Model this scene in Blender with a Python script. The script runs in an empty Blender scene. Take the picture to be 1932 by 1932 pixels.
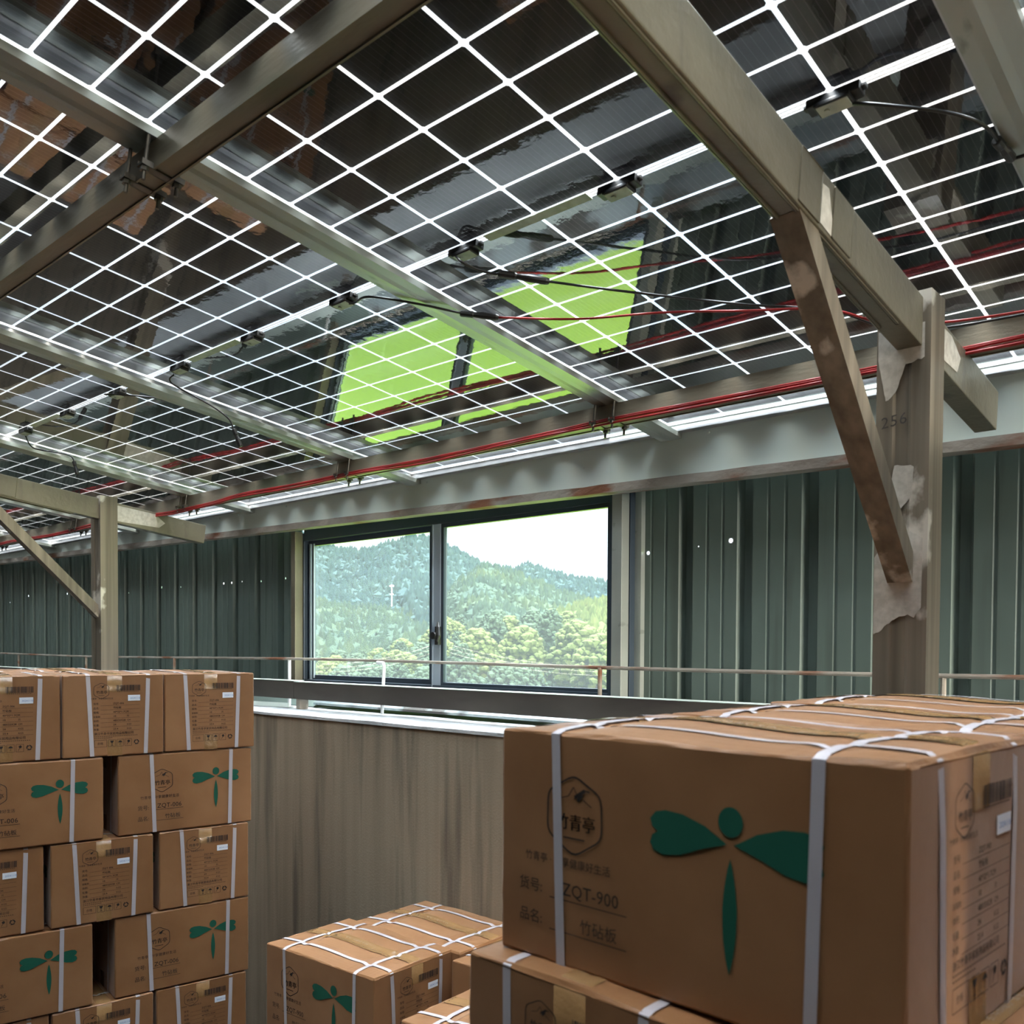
import bpy, bmesh, math, random
from mathutils import Vector, Matrix, noise
PI = math.pi
R = math.radians
random.seed(7)
sc = bpy.context.scene
C = sc.collection
CAMZ = 1.774          # camera height above the floor; everything below is built relative to the camera, then lifted

# ------------------------------------------------------------------ camera
F_PX, PY, PX = 1713.1, 1266.3, 966.0
yaw, pitch, roll = R(42.12), R(-1.42), R(.32)
rv = Vector((math.cos(yaw), math.sin(yaw), 0)); fw = Vector((-math.sin(yaw), math.cos(yaw), 0)); up = Vector((0, 0, 1))
f2 = fw*math.cos(pitch) + up*math.sin(pitch); u2 = up*math.cos(pitch) - fw*math.sin(pitch)
r3 = rv*math.cos(roll) + u2*math.sin(roll); u3 = u2*math.cos(roll) - rv*math.sin(roll)
cd = bpy.data.cameras.new('camera'); cam = bpy.data.objects.new('camera', cd); C.objects.link(cam)
cam.matrix_world = Matrix(((r3.x, u3.x, -f2.x, 0), (r3.y, u3.y, -f2.y, 0), (r3.z, u3.z, -f2.z, 0), (0, 0, 0, 1)))
cd.sensor_width = 36; cd.lens = F_PX/1932*36; cd.shift_y = (PY-966)/1932; cd.clip_start = .02; cd.clip_end = 5000
cd.dof.use_dof = True; cd.dof.focus_distance = 3.6; cd.dof.aperture_fstop = 9
sc.camera = cam

# ------------------------------------------------------------------ light
w = bpy.data.worlds.new('sky'); sc.world = w; w.use_nodes = True
nt = w.node_tree; nt.nodes.clear()
wo = nt.nodes.new('ShaderNodeOutputWorld'); bg = nt.nodes.new('ShaderNodeBackground')
tc = nt.nodes.new('ShaderNodeTexCoord'); nz = nt.nodes.new('ShaderNodeTexNoise'); cr = nt.nodes.new('ShaderNodeValToRGB')
nz.inputs['Scale'].default_value = 2.2; nz.inputs['Detail'].default_value = 6
cr.color_ramp.elements[0].position = .35; cr.color_ramp.elements[0].color = (.62, .80, 1, 1)
cr.color_ramp.elements[1].position = .62; cr.color_ramp.elements[1].color = (1, .99, .97, 1)
nt.links.new(tc.outputs['Generated'], nz.inputs['Vector']); nt.links.new(nz.outputs['Fac'], cr.inputs['Fac'])
nt.links.new(cr.outputs['Color'], bg.inputs['Color']); nt.links.new(bg.outputs['Background'], wo.inputs['Surface'])
sx = nt.nodes.new('ShaderNodeSeparateXYZ'); mr = nt.nodes.new('ShaderNodeMapRange'); mr.interpolation_type = 'SMOOTHSTEP'
mr.inputs['From Min'].default_value = .62; mr.inputs['From Max'].default_value = .99; mr.inputs['To Min'].default_value = 2.3; mr.inputs['To Max'].default_value = 122.0
nt.links.new(tc.outputs['Generated'], sx.inputs[0]); nt.links.new(sx.outputs['Z'], mr.inputs['Value']); nt.links.new(mr.outputs['Result'], bg.inputs['Strength'])
sl = bpy.data.lights.new('sun', 'SUN'); sl.energy = 32.0; sl.angle = R(26); sl.color = (1, .93, .8)
sun = bpy.data.objects.new('sun', sl); C.objects.link(sun)
sun.rotation_euler = Vector((.97, -.10, .19)).to_track_quat('Z', 'Y').to_euler()
vs = sc.view_settings; vs.view_transform = 'Standard'; vs.look = 'None'; vs.exposure = -.36; vs.gamma = 1; vs.use_curve_mapping = False
sc.cycles.max_bounces = 8; sc.cycles.diffuse_bounces = 4; sc.cycles.transparent_max_bounces = 12
sc.cycles.caustics_reflective = False; sc.cycles.caustics_refractive = False

# ------------------------------------------------------------------ materials
def mat(name, col, rough=.6, metal=0., col2=None, scale=8., stretch=(1, 1, 1), lo=.35, hi=.65, bump=0., bscale=40., bstretch=None, ior=1.45, spec=None, detail=5):
    m = bpy.data.materials.new(name); m.use_nodes = True; t = m.node_tree
    b = t.nodes['Principled BSDF']; b.inputs['Roughness'].default_value = rough; b.inputs['Metallic'].default_value = metal
    b.inputs['IOR'].default_value = ior; b.inputs['Base Color'].default_value = (*col, 1)
    if spec is not None: b.inputs['Specular IOR Level'].default_value = spec
    g = t.nodes.new('ShaderNodeTexCoord')
    def ntex(sc_, st):
        mp = t.nodes.new('ShaderNodeMapping'); mp.inputs['Scale'].default_value = st
        n = t.nodes.new('ShaderNodeTexNoise'); n.inputs['Scale'].default_value = sc_; n.inputs['Detail'].default_value = detail
        t.links.new(g.outputs['Object'], mp.inputs['Vector']); t.links.new(mp.outputs['Vector'], n.inputs['Vector']); return n
    if col2:
        n = ntex(scale, stretch); r = t.nodes.new('ShaderNodeValToRGB')
        r.color_ramp.elements[0].position = lo; r.color_ramp.elements[0].color = (*col, 1)
        r.color_ramp.elements[1].position = hi; r.color_ramp.elements[1].color = (*col2, 1)
        t.links.new(n.outputs['Fac'], r.inputs['Fac']); t.links.new(r.outputs['Color'], b.inputs['Base Color'])
    if bump:
        n = ntex(bscale, bstretch or stretch); bp = t.nodes.new('ShaderNodeBump'); bp.inputs['Strength'].default_value = bump; bp.inputs['Distance'].default_value = .01
        t.links.new(n.outputs['Fac'], bp.inputs['Height']); t.links.new(bp.outputs['Normal'], b.inputs['Normal'])
    return m
def overlay(m, col, scale, stretch, lo, hi, seed=0.):
    """a second stain layer over a mat()"""
    t = m.node_tree; b = t.nodes['Principled BSDF']; lk = b.inputs['Base Color'].links[0]; src = lk.from_socket
    g = [n for n in t.nodes if n.type == 'TEX_COORD'][0]
    mp = t.nodes.new('ShaderNodeMapping'); mp.inputs['Scale'].default_value = stretch; mp.inputs['Location'].default_value = (seed, seed*.7, seed*1.3)
    n = t.nodes.new('ShaderNodeTexNoise'); n.inputs['Scale'].default_value = scale; n.inputs['Detail'].default_value = 6
    r = t.nodes.new('ShaderNodeMapRange'); r.inputs['From Min'].default_value = lo; r.inputs['From Max'].default_value = hi
    mx = t.nodes.new('ShaderNodeMix'); mx.data_type = 'RGBA'; mx.inputs['B'].default_value = (*col, 1)
    t.links.new(g.outputs['Object'], mp.inputs['Vector']); t.links.new(mp.outputs['Vector'], n.inputs['Vector']); t.links.new(n.outputs['Fac'], r.inputs['Value'])
    t.links.new(r.outputs['Result'], mx.inputs['Factor']); t.links.new(src, mx.inputs['A']); t.links.new(mx.outputs['Result'], b.inputs['Base Color'])
    return m
M = {}
M['steel'] = overlay(mat('old_steel', (.135, .12, .085), .42, .35, (.20, .18, .13), 3, (1, 1, 1), .35, .65, .15, 60), (.10, .085, .07), 9, (1, 1, .25), .60, .72)
M['post'] = overlay(mat('post_steel', (.13, .11, .08), .45, .3, (.24, .205, .155), 30, (1, 1, .02), .35, .65, .12, 60), (.62, .58, .50), 5, (1, 1, .8), .60, .64, 3.)
M['purlin'] = overlay(mat('purlin_steel', (.17, .145, .105), .42, .4, (.26, .23, .165), 4, (.25, 1, 1), .3, .7, .1, 70), (.12, .13, .08), 6, (.3, 1, 1), .52, .7)
M['galv'] = overlay(mat('galvanised_sheet', (.62, .72, .66), .42, .1, (.72, .80, .75), 2.5, (.5, 1, 1), .3, .7, .05, 12), (.66, .72, .70), 22, (1, 1, 1.4), .66, .72)
M['channel'] = overlay(mat('zinc_channel', (.32, .35, .32), .35, .45, (.41, .44, .40), 5, (1, .4, 1), .3, .7, .06, 30), (.24, .27, .23), 26, (1, .3, 1), .64, .74)
M['flash'] = overlay(mat('blotchy_flashing', (.38, .46, .48), .25, .6, (.55, .62, .62), 9, (.5, 1, 1)), (.14, .13, .12), 7, (.6, 1, 1), .52, .62)
M['alu'] = mat('frame_aluminium', (.55, .56, .57), .32, .85, (.45, .46, .47), 20, (1, .2, 1))
M['sheet'] = overlay(mat('green_sheet', (.098, .132, .115), .5, .0, (.128, .168, .145), 3, (1, 1, .15), .3, .7, .25, 9, (1, 1, .3)), (.07, .09, .075), 6, (1.5, 1, .12), .55, .72)
M['rust'] = overlay(mat('rusty_edge', (.20, .17, .14), .75, .1, (.30, .27, .23), 9, (.6, 1, 1), .35, .6, .5, 40), (.17, .07, .035), 7, (.5, 1, 1.5), .54, .64)
M['conc'] = overlay(mat('stained_concrete', (.225, .185, .132), .9, 0, (.27, .225, .162), 22, (1, 1, .04), .35, .65, .12, 120, (1, 1, 1)), (.13, .108, .08), 14, (1, 1, .06), .55, .70, 5.)
M['cement'] = mat('pale_cement', (.36, .39, .40), .9, 0, (.50, .53, .54), 7, (1, 1, 1), .3, .7, .4, 60)
M['floor'] = mat('floor_concrete', (.05, .046, .042), .8, 0, (.075, .07, .062), 3, (1, 1, 1), .3, .7, .2, 60)
M['plaster'] = mat('dull_plaster', (.04, .034, .028), .9, 0, (.055, .047, .038), 4)
M['dark'] = mat('black_plastic', (.012, .012, .012), .4)
M['darkmetal'] = mat('dark_bolt_steel', (.09, .085, .075), .4, .7, (.16, .15, .13), 40)
M['red'] = mat('red_cable', (.30, .012, .012), .4)
M['winframe'] = mat('blue_black_frame', (.040, .056, .075), .35, .2)
M['beamdark'] = overlay(mat('dark_beam_steel', (.038, .032, .026), .5, .1, (.065, .055, .045), 5, (.4, 1, 1)), (.045, .035, .03), 9, (.4, 1, 1.5), .55, .68)
M['winalu'] = mat('grey_frame', (.42, .50, .58), .35, .5)
M['cardboard'] = mat('cardboard', (.24, .112, .046), .42, 0, (.30, .150, .067), 6, (1, 1, 1), .3, .7, .12, 14, (1, 1, 1))
for _m in ('cardboard',):
    _b = M[_m].node_tree.nodes['Principled BSDF']; _b.inputs['Specular IOR Level'].default_value = .4; _b.inputs['Sheen Weight'].default_value = .22; _b.inputs['Sheen Roughness'].default_value = .35; _b.inputs['Sheen Tint'].default_value = (1, .98, .94, 1)
M['cardcut'] = mat('cardboard_edge', (.22, .115, .055), .9)
M['tape'] = mat('brown_tape', (.24, .135, .055), .10, 0, (.30, .17, .075), 5, (1, 1, 1), .3, .7, .35, 22, (.3, 1, 1), spec=.8)
M['strap'] = mat('white_strap', (.46, .43, .45), .4)
M['ink'] = mat('black_print', (.022, .016, .013), .8)
M['faint'] = mat('grey_print', (.27, .19, .13), .75)
M['green'] = mat('green_print', (.003, .085, .050), .8)
M['sticker'] = mat('white_sticker', (.72, .76, .82), .6)
M['blueink'] = mat('blue_print', (.12, .25, .50), .6)
M['label'] = mat('pale_strip', (.50, .56, .50), .5, 0, (.36, .40, .36), 30)
M['ribbon'] = mat('solder_ribbon', (.55, .50, .45), .4, .3)
M['wood'] = mat('pallet_wood', (.35, .22, .12), .8)
M['white'] = mat('white_paint', (.75, .77, .78), .6)

def cell_mat():
    m = bpy.data.materials.new('solar_cell'); m.use_nodes = True; t = m.node_tree; b = t.nodes['Principled BSDF']
    g = t.nodes.new('ShaderNodeTexCoord'); s = t.nodes.new('ShaderNodeSeparateXYZ'); t.links.new(g.outputs['Object'], s.inputs[0])
    a = t.nodes.new('ShaderNodeMath'); a.operation = 'MULTIPLY'; a.inputs[1].default_value = 1/.0133
    f = t.nodes.new('ShaderNodeMath'); f.operation = 'FRACT'; l = t.nodes.new('ShaderNodeMath'); l.operation = 'LESS_THAN'; l.inputs[1].default_value = .10
    t.links.new(s.outputs['X'], a.inputs[0]); t.links.new(a.outputs[0], f.inputs[0]); t.links.new(f.outputs[0], l.inputs[0])
    mx = t.nodes.new('ShaderNodeMix'); mx.data_type = 'RGBA'; mx.inputs['A'].default_value = (.003, .003, .007, 1); mx.inputs['B'].default_value = (.045, .04, .05, 1)
    t.links.new(l.outputs[0], mx.inputs['Factor']); t.links.new(mx.outputs['Result'], b.inputs['Base Color'])
    b.inputs['Roughness'].default_value = .5; b.inputs['Specular IOR Level'].default_value = .05
    return m
M['cell'] = cell_mat()
def thin_glass(name, ior, bump=0., dust=0., tint=(1, 1, 1), rough=.0, bscale=30):
    m = bpy.data.materials.new(name); m.use_nodes = True; t = m.node_tree; t.nodes.clear()
    o = t.nodes.new('ShaderNodeOutputMaterial'); tr = t.nodes.new('ShaderNodeBsdfTransparent'); tr.inputs['Color'].default_value = (*tint, 1)
    gl = t.nodes.new('ShaderNodeBsdfGlossy'); gl.inputs['Roughness'].default_value = rough
    fr = t.nodes.new('ShaderNodeFresnel'); fr.inputs['IOR'].default_value = ior
    # Fresnel seen from either side of a sheet
    ge = t.nodes.new('ShaderNodeNewGeometry'); 
    iv = t.nodes.new('ShaderNodeMapRange'); iv.inputs['To Min'].default_value = ior; iv.inputs['To Max'].default_value = 1/ior
    t.links.new(ge.outputs['Backfacing'], iv.inputs['Value']); 
    ab = t.nodes.new('ShaderNodeMath'); ab.operation = 'MULTIPLY'; ab.inputs[1].default_value = 1.
    lw = t.nodes.new('ShaderNodeLayerWeight'); lw.inputs['Blend'].default_value = .5
    # Schlick: R0 + (1-R0)*(1-cos)^5   with facing = 1-cos
    p5 = t.nodes.new('ShaderNodeMath'); p5.operation = 'POWER'; p5.inputs[1].default_value = 2.6
    r0 = ((ior-1)/(ior+1))**2
    ma = t.nodes.new('ShaderNodeMath'); ma.operation = 'MULTIPLY_ADD'; ma.inputs[1].default_value = 1-r0; ma.inputs[2].default_value = r0
    t.links.new(lw.outputs['Facing'], p5.inputs[0]); t.links.new(p5.outputs[0], ma.inputs[0])
    t.nodes.remove(fr); t.nodes.remove(iv); t.nodes.remove(ab); t.nodes.remove(ge)
    mx = t.nodes.new('ShaderNodeMixShader'); t.links.new(ma.outputs[0], mx.inputs[0]); t.links.new(gl.outputs[0], mx.inputs[2])
    if dust:
        df = t.nodes.new('ShaderNodeBsdfTranslucent'); df.inputs['Color'].default_value = (.8, .88, .95, 1)
        m2 = t.nodes.new('ShaderNodeMixShader'); m2.inputs[0].default_value = dust
        t.links.new(tr.outputs[0], m2.inputs[1]); t.links.new(df.outputs[0], m2.inputs[2]); t.links.new(m2.outputs[0], mx.inputs[1])
    else: t.links.new(tr.outputs[0], mx.inputs[1])
    if bump:
        g = t.nodes.new('ShaderNodeTexCoord'); n = t.nodes.new('ShaderNodeTexNoise'); n.inputs['Scale'].default_value = bscale; n.inputs['Detail'].default_value = 3
        bp = t.nodes.new('ShaderNodeBump'); bp.inputs['Strength'].default_value = bump; bp.inputs['Distance'].default_value = .001
        t.links.new(g.outputs['Object'], n.inputs['Vector']); t.links.new(n.outputs['Fac'], bp.inputs['Height']); t.links.new(bp.outputs['Normal'], gl.inputs['Normal'])
    t.links.new(mx.outputs[0], o.inputs['Surface']); return m
M['panelglass'] = thin_glass('panel_back_glass', 1.48, .16, 0, (.97, .98, .97), .010, 30)
M['winglass'] = thin_glass('dusty_window_glass', 1.5, 0, .065, (.97, .99, .98))

def leaf_mat(name, a, b_, scale=.25):
    m = mat(name, a, .9, 0, b_, scale, (1, 1, 1), .3, .7, 0, 1, spec=.1)
    return m
def rnd_mat(name, cols, scale):
    m = leaf_mat(name, cols[0], cols[1], scale); t = m.node_tree; r = [n for n in t.nodes if n.type == 'VALTORGB'][0]
    if len(cols) > 2:
        e = r.color_ramp.elements.new(.5); e.color = (*cols[2], 1)
    g = [n for n in t.nodes if n.type == 'TEX_COORD'][0]; return m
M['forest_far_haze'] = rnd_mat('haze_tinted_forest', ((0.0060, 0.0160, 0.0180), (0.0111, 0.0230, 0.0209), (0.0076, 0.0184, 0.0184)), .03)  # blue tint puts the haze of distance into the leaf colour
M['forest_mid'] = rnd_mat('mid_green_forest', ((0.0076, 0.0166, 0.0127), (0.0166, 0.0255, 0.0112), (0.0104, 0.0199, 0.0120)), .05)
M['tree_green'] = rnd_mat('grey_green_leaves', ((0.0104, 0.0197, 0.0126), (0.0172, 0.0278, 0.0139)), .5)
M['tree_yellow'] = rnd_mat('yellow_green_leaves', ((0.0219, 0.0327, 0.0085), (0.0364, 0.0436, 0.0109)), .5)
M['bark'] = mat('bark', (.10, .08, .06), .9)
M['field'] = mat('bright_grass', (0.0417, 0.0780, 0.0066), 1, 0, (0.0624, 0.0989, 0.0104), .12, (1, 1, 1), .3, .7, spec=0.)
M['hillsoil'] = mat('hill_undergrowth', (0.0043, 0.0095, 0.0084), 1, 0, (0.0063, 0.0127, 0.0095), .05, spec=0.)

# ------------------------------------------------------------------ mesh helpers
class MB:
    def __init__(s): s.v = []; s.f = []; s.m = []
    def add(s, vs, fs, mi=0):
        o = len(s.v); s.v += [tuple(p) for p in vs]; s.f += [tuple(i+o for i in f) for f in fs]; s.m += [mi]*len(fs)
    def box(s, a, b, mi=0, T=None):
        x0, y0, z0 = a; x1, y1, z1 = b
        P = [Vector(p) for p in ((x0, y0, z0), (x1, y0, z0), (x1, y1, z0), (x0, y1, z0), (x0, y0, z1), (x1, y0, z1), (x1, y1, z1), (x0, y1, z1))]
        if T: P = [T(p) for p in P]
        s.add(P, ((0, 3, 2, 1), (4, 5, 6, 7), (0, 1, 5, 4), (1, 2, 6, 5), (2, 3, 7, 6), (3, 0, 4, 7)), mi)
    def beam(s, p, q, w, h, upv=(0, 0, 1), mi=0):
        """solid bar from p to q, w wide, h high; its top face along the line, centred"""
        p = Vector(p); q = Vector(q); d = (q-p).normalized(); sd = d.cross(Vector(upv)).normalized(); u = sd.cross(d)
        P = [c + sd*a*w/2 + u*b*h/2 for c in (p, q) for a, b in ((-1, -1), (1, -1), (1, 1), (-1, 1))]
        s.add(P, ((0, 1, 2, 3), (7, 6, 5, 4), (0, 4, 5, 1), (1, 5, 6, 2), (2, 6, 7, 3), (3, 7, 4, 0)), mi)
    def tube(s, pts, r, n=8, mi=0, cap=True):
        pts = [Vector(p) for p in pts]; k = len(pts); rings = []; prev = None
        for i, p in enumerate(pts):
            d = (pts[min(i+1, k-1)]-pts[max(i-1, 0)]).normalized()
            a = prev if prev is not None else (Vector((0, 0, 1)) if abs(d.z) < .9 else Vector((1, 0, 0)))
            a = (a - d*a.dot(d)).normalized(); prev = a; b = d.cross(a)
            rr = r[i] if isinstance(r, (list, tuple)) else r
            rings.append([p + (a*math.cos(2*PI*j/n) + b*math.sin(2*PI*j/n))*rr for j in range(n)])
        o = len(s.v); s.v += [tuple(p) for g in rings for p in g]
        for i in range(k-1):
            for j in range(n): s.f.append((o+i*n+j, o+i*n+(j+1) % n, o+(i+1)*n+(j+1) % n, o+(i+1)*n+j)); s.m.append(mi)
        if cap: s.f.append(tuple(o+j for j in reversed(range(n)))); s.f.append(tuple(o+(k-1)*n+j for j in range(n))); s.m += [mi, mi]
    def prism(s, prof, p, q, xa, ya, mi=0, closed=True):
        """profile (2-D list) swept from p to q, profile axes xa, ya"""
        p = Vector(p); q = Vector(q); xa = Vector(xa); ya = Vector(ya); n = len(prof)
        P = [c + xa*a + ya*b for c in (p, q) for a, b in prof]
        F = [(i, (i+1) % n, n+(i+1) % n, n+i) for i in range(n if closed else n-1)]
        if closed: F += [tuple(reversed(range(n))), tuple(range(n, 2*n))]
        s.add(P, F, mi)
    def obj(s, name, mats, parent=None, base=True, bevel=0., smooth=False, origin=None):
        me = bpy.data.meshes.new(name)
        V = [Vector(v) for v in s.v]; o = Vector((0, 0, 0))
        if parent is None and base:
            xs = [v.x for v in V]; ys = [v.y for v in V]; zs = [v.z for v in V]
            o = Vector(origin) if origin else Vector(((min(xs)+max(xs))/2, (min(ys)+max(ys))/2, min(zs)))
        me.from_pydata([tuple(v-o) for v in V], [], s.f)
        if not isinstance(mats, (list, tuple)): mats = [mats]
        for m in mats: me.materials.append(m)
        me.polygons.foreach_set('material_index', s.m)
        me.validate(); me.update()
        bm = bmesh.new(); bm.from_mesh(me); bmesh.ops.recalc_face_normals(bm, faces=bm.faces)
        if bevel: bmesh.ops.bevel(bm, geom=[e for e in bm.edges if len(e.link_faces) == 2 and e.calc_face_angle() > .5], offset=bevel, segments=2, affect='EDGES', profile=.6)
        bm.to_mesh(me); bm.free()
        if smooth: me.polygons.foreach_set('use_smooth', [True]*len(me.polygons))
        ob = bpy.data.objects.new(name, me); C.objects.link(ob)
        if parent: ob.parent = parent
        ob.location = o
        return ob
def tag(o, label, cat, group=None, kind=None):
    o['label'] = label; o['category'] = cat
    if group: o['group'] = group
    if kind: o['kind'] = kind
    return o
def empty(name, label, cat, loc=(0, 0, 0), rz=0, group=None):
    o = bpy.data.objects.new(name, None); C.objects.link(o); o.location = loc; o.rotation_euler = (0, 0, rz); o.empty_display_size = .1
    return tag(o, label, cat, group)
def struct(o): o['kind'] = 'structure'; return o
def dup(root, loc, rot=None, label=None, group=None, shallow=False):
    r = root.copy(); C.objects.link(r); r.location = loc
    if rot is not None: r.rotation_euler = rot
    if label: r['label'] = label
    if group: r['group'] = group
    if not shallow:
        for ch in list(root.children):
            c = ch.copy(); C.objects.link(c); c.parent = r
            for g in list(ch.children):
                d = g.copy(); C.objects.link(d); d.parent = c
    return r

# roof plane: x, s down the slope towards the wall, n below the glass
RA, RT = 1.104, R(7.29)
SV = Vector((0, math.cos(RT), -math.sin(RT))); NV = Vector((0, -math.sin(RT), -math.cos(RT)))
def RF(x, s, n=0.): return Vector((x, 0, RA)) + SV*s + NV*n
def TR(p): return RF(p[0], p[1], p[2])

# ------------------------------------------------------------------ shell
FLOOR = -CAMZ
XL, XR, YB = -12.2, 3.42, -1.55
WY = 2.80            # sheet wall
b = MB(); b.box((XL, YB, FLOOR-.15), (XR, 2.9, FLOOR)); struct(b.obj('floor', M['floor']))
b = MB()   # low concrete wall under the windows
b.box((XL, 2.287, FLOOR), (XR, 2.77, -.302)); struct(b.obj('wall_north', M['conc']))
b = MB()   # rough cement capping
n_ = 160
for i in range(n_):
    x0 = XL+(XR-XL)*i/n_; x1 = XL+(XR-XL)*(i+1)/n_
    z0, z1 = -.291+.004*noise.noise((x0*3, 0, 0)), -.291+.004*noise.noise((x1*3, 0, 0)); y0, y1 = 2.281+.006*noise.noise((x0*9, 1, 0)), 2.281+.006*noise.noise((x1*9, 1, 0))
    b.add([(x0, y0, -.303), (x1, y1, -.303), (x1, y1, z1), (x0, y0, z0), (x0, 2.77, -.303), (x1, 2.77, -.303), (x1, 2.77, z1), (x0, 2.77, z0)], ((0, 1, 2, 3), (3, 2, 6, 7), (4, 7, 6, 5)))
struct(b.obj('trim_1', M['cement']))
b = MB(); b.box((XL, YB-.15, FLOOR), (XR, YB, 1.24)); struct(b.obj('added_wall_south', M['plaster']))  # unseen wall added close behind the camera to darken the carton fronts
b = MB(); b.box((XL-.15, YB, FLOOR), (XL, 2.9, 1.0)); struct(b.obj('wall_west', M['plaster']))
b = MB(); b.box((XR, YB, FLOOR), (XR+.2, 2.9, -.55)); b.box((XR, YB, -.55), (XR+.2, .0, 1.2)); struct(b.obj('wall_east', M['plaster']))  # full-height south part added out of view to cut side light

# corrugated sheet with real nail holes
PITCH = .228
def sheet(x0, x1, z0, z1, holes):
    """trapezoid ribs; every facet is a quad, holes are real gaps in it"""
    def snap(h):
        k = (h[0]+1.735) % PITCH; base = h[0]-k; r = h[2]*1.25
        lo, hi = min(((.058, .108), (.122, .168), (.182, .228)), key=lambda q: abs((q[0]+q[1])/2-k))
        return (base+min(max(k, lo+r+.002), hi-r-.002), h[1], r)
    holes = [snap(h) for h in holes]
    b = MB(); segs = []; x = -1.735
    while x > x0-PITCH: x -= PITCH
    while x < x1+PITCH:
        # rib stands away from the room; facets: side, rib, side, pan with two small beads
        for a, ya, c, yc in ((0, 0, .014, .030), (.014, .030, .044, .030), (.044, .030, .058, 0), (.058, 0, .108, 0), (.108, 0, .112, .003), (.112, .003, .118, .003), (.118, .003, .122, 0), (.122, 0, .168, 0), (.168, 0, .172, .003), (.172, .003, .178, .003), (.178, .003, .182, 0), (.182, 0, PITCH, 0)):
            segs.append((x+a, WY+ya, x+c, WY+yc))
        x += PITCH
    for xa, ya, xb, yb in segs:
        if xb <= x0 or xa >= x1: continue
        if xa < x0: ya = ya+(yb-ya)*(x0-xa)/(xb-xa); xa = x0
        if xb > x1: yb = ya+(yb-ya)*(x1-xa)/(xb-xa); xb = x1
        hs = sorted([h for h in holes if xa+h[2] < h[0] < xb-h[2]], key=lambda h: h[1])
        Y = lambda x: ya+(yb-ya)*(x-xa)/(xb-xa)
        q = lambda xl, xr, zl, zh: b.add([(xl, Y(xl), zl), (xr, Y(xr), zl), (xr, Y(xr), zh), (xl, Y(xl), zh)], ((0, 1, 2, 3),))
        z = z0
        for hx, hz, r in hs:
            if hz-r < z: continue
            q(xa, xb, z, hz-r)
            n = 8; zt = hz+r
            ring = [(hx+r*math.cos(2*PI*k/n+PI/8), hz+r*math.sin(2*PI*k/n+PI/8)) for k in range(n)]
            q(xa, hx-r, hz-r, zt); q(hx+r, xb, hz-r, zt)
            cs = [(hx+r, hz+r), (hx-r, hz+r), (hx-r, hz-r), (hx+r, hz-r)]
            for k, (cx, cz) in enumerate(cs):
                p, s_ = ring[2*k], ring[2*k+1]
                b.add([(cx, Y(cx), cz), (p[0], Y(p[0]), p[1]), (s_[0], Y(s_[0]), s_[1])], ((0, 1, 2),))
            z = zt
        q(xa, xb, z, z1)
    return b
HR = [(-1.530, .372, .0065), (-1.862, .352, .0055), (-1.655, .361, .002)]
HL = [(-4.170, .370, .0045), (-4.43, .365, .0045), (-4.60, .372, .0030), (-4.71, .370, .005), (-4.81, .370, .005), (-5.30, .37, .003), (-5.545, .378, .006), (-6.05, .36, .004), (-7.0, .39, .006), (-7.75, .40, .006), (-8.15, .36, .004)]
b = sheet(-1.885, XR, -.278, .70, HR); struct(b.obj('wall_north', M['sheet']))
b = sheet(XL, -4.02, -.278, .70, HL); struct(b.obj('wall_north', M['sheet']))
b = MB()    # strip of sheet under the window
b.box((-4.05, WY, -.276), (-1.90, WY+.012, -.17)); struct(b.obj('trim_2', M['sheet']))

# apron of galvanised sheet between roof edge and wall head
def zline(x): return .018*(-x-2.3)
for k, (xa, xb) in enumerate(((XL, -8.3), (-8.3, -5.9), (-5.9, -4.42), (-4.66, -1.93), (-1.94, .75), (.74, XR))):
    b = MB(); m = 24; y = 2.662+.0025*(k % 2)
    for i in range(m):
        x0 = xa+(xb-xa)*i/m; x1 = xa+(xb-xa)*(i+1)/m
        jag = lambda x: .006*noise.noise((x*2.3, k, 3))
        zz = lambda x: .592+zline(x)*.9+jag(x)
        P = []
        for x in (x0, x1): P += [(x, y-.004, .768), (x, y, .72), (x, y+.003*noise.noise((x*4, 0, k)), zz(x))]
        b.add(P, ((0, 3, 4, 1), (1, 4, 5, 2)))
    for i in range(int((xb-xa)/.15)):
        if random.random() < .35:
            x = xa+.1+i*.15; b.tube([(x, y-.006, .715+.01*noise.noise((x, 0, 0))), (x, y+.002, .715)], .005, 8)
    o = b.obj('trim_%d' % (3+k), M['galv']); struct(o)
# rusty angle along the wall head
b = MB()
m = 200
for i in range(m):
    x0 = XL+(XR-XL)*i/m; x1 = XL+(XR-XL)*(i+1)/m
    j = lambda x, s: .0035*noise.noise((x*11, s, 0))
    P = []
    for x in (x0, x1):
        z = zline(x)*.9+.565
        P += [(x, 2.64+j(x, 5), z+j(x, 1)), (x, 2.64+j(x, 6), z+.030+j(x, 2)), (x, 2.695, z+.030), (x, 2.695, z)]
    b.add(P, ((0, 4, 5, 1), (1, 5, 6, 2), (3, 7, 4, 0), (2, 6, 7, 3)))
struct(b.obj('trim_10', M['rust']))

b = MB(); b.box((XL, 2.668, .700), (XR, 2.86, .706)); struct(b.obj('trim_14', M['galv']))  # unseen cover added to keep sky light from leaking behind the apron
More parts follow.
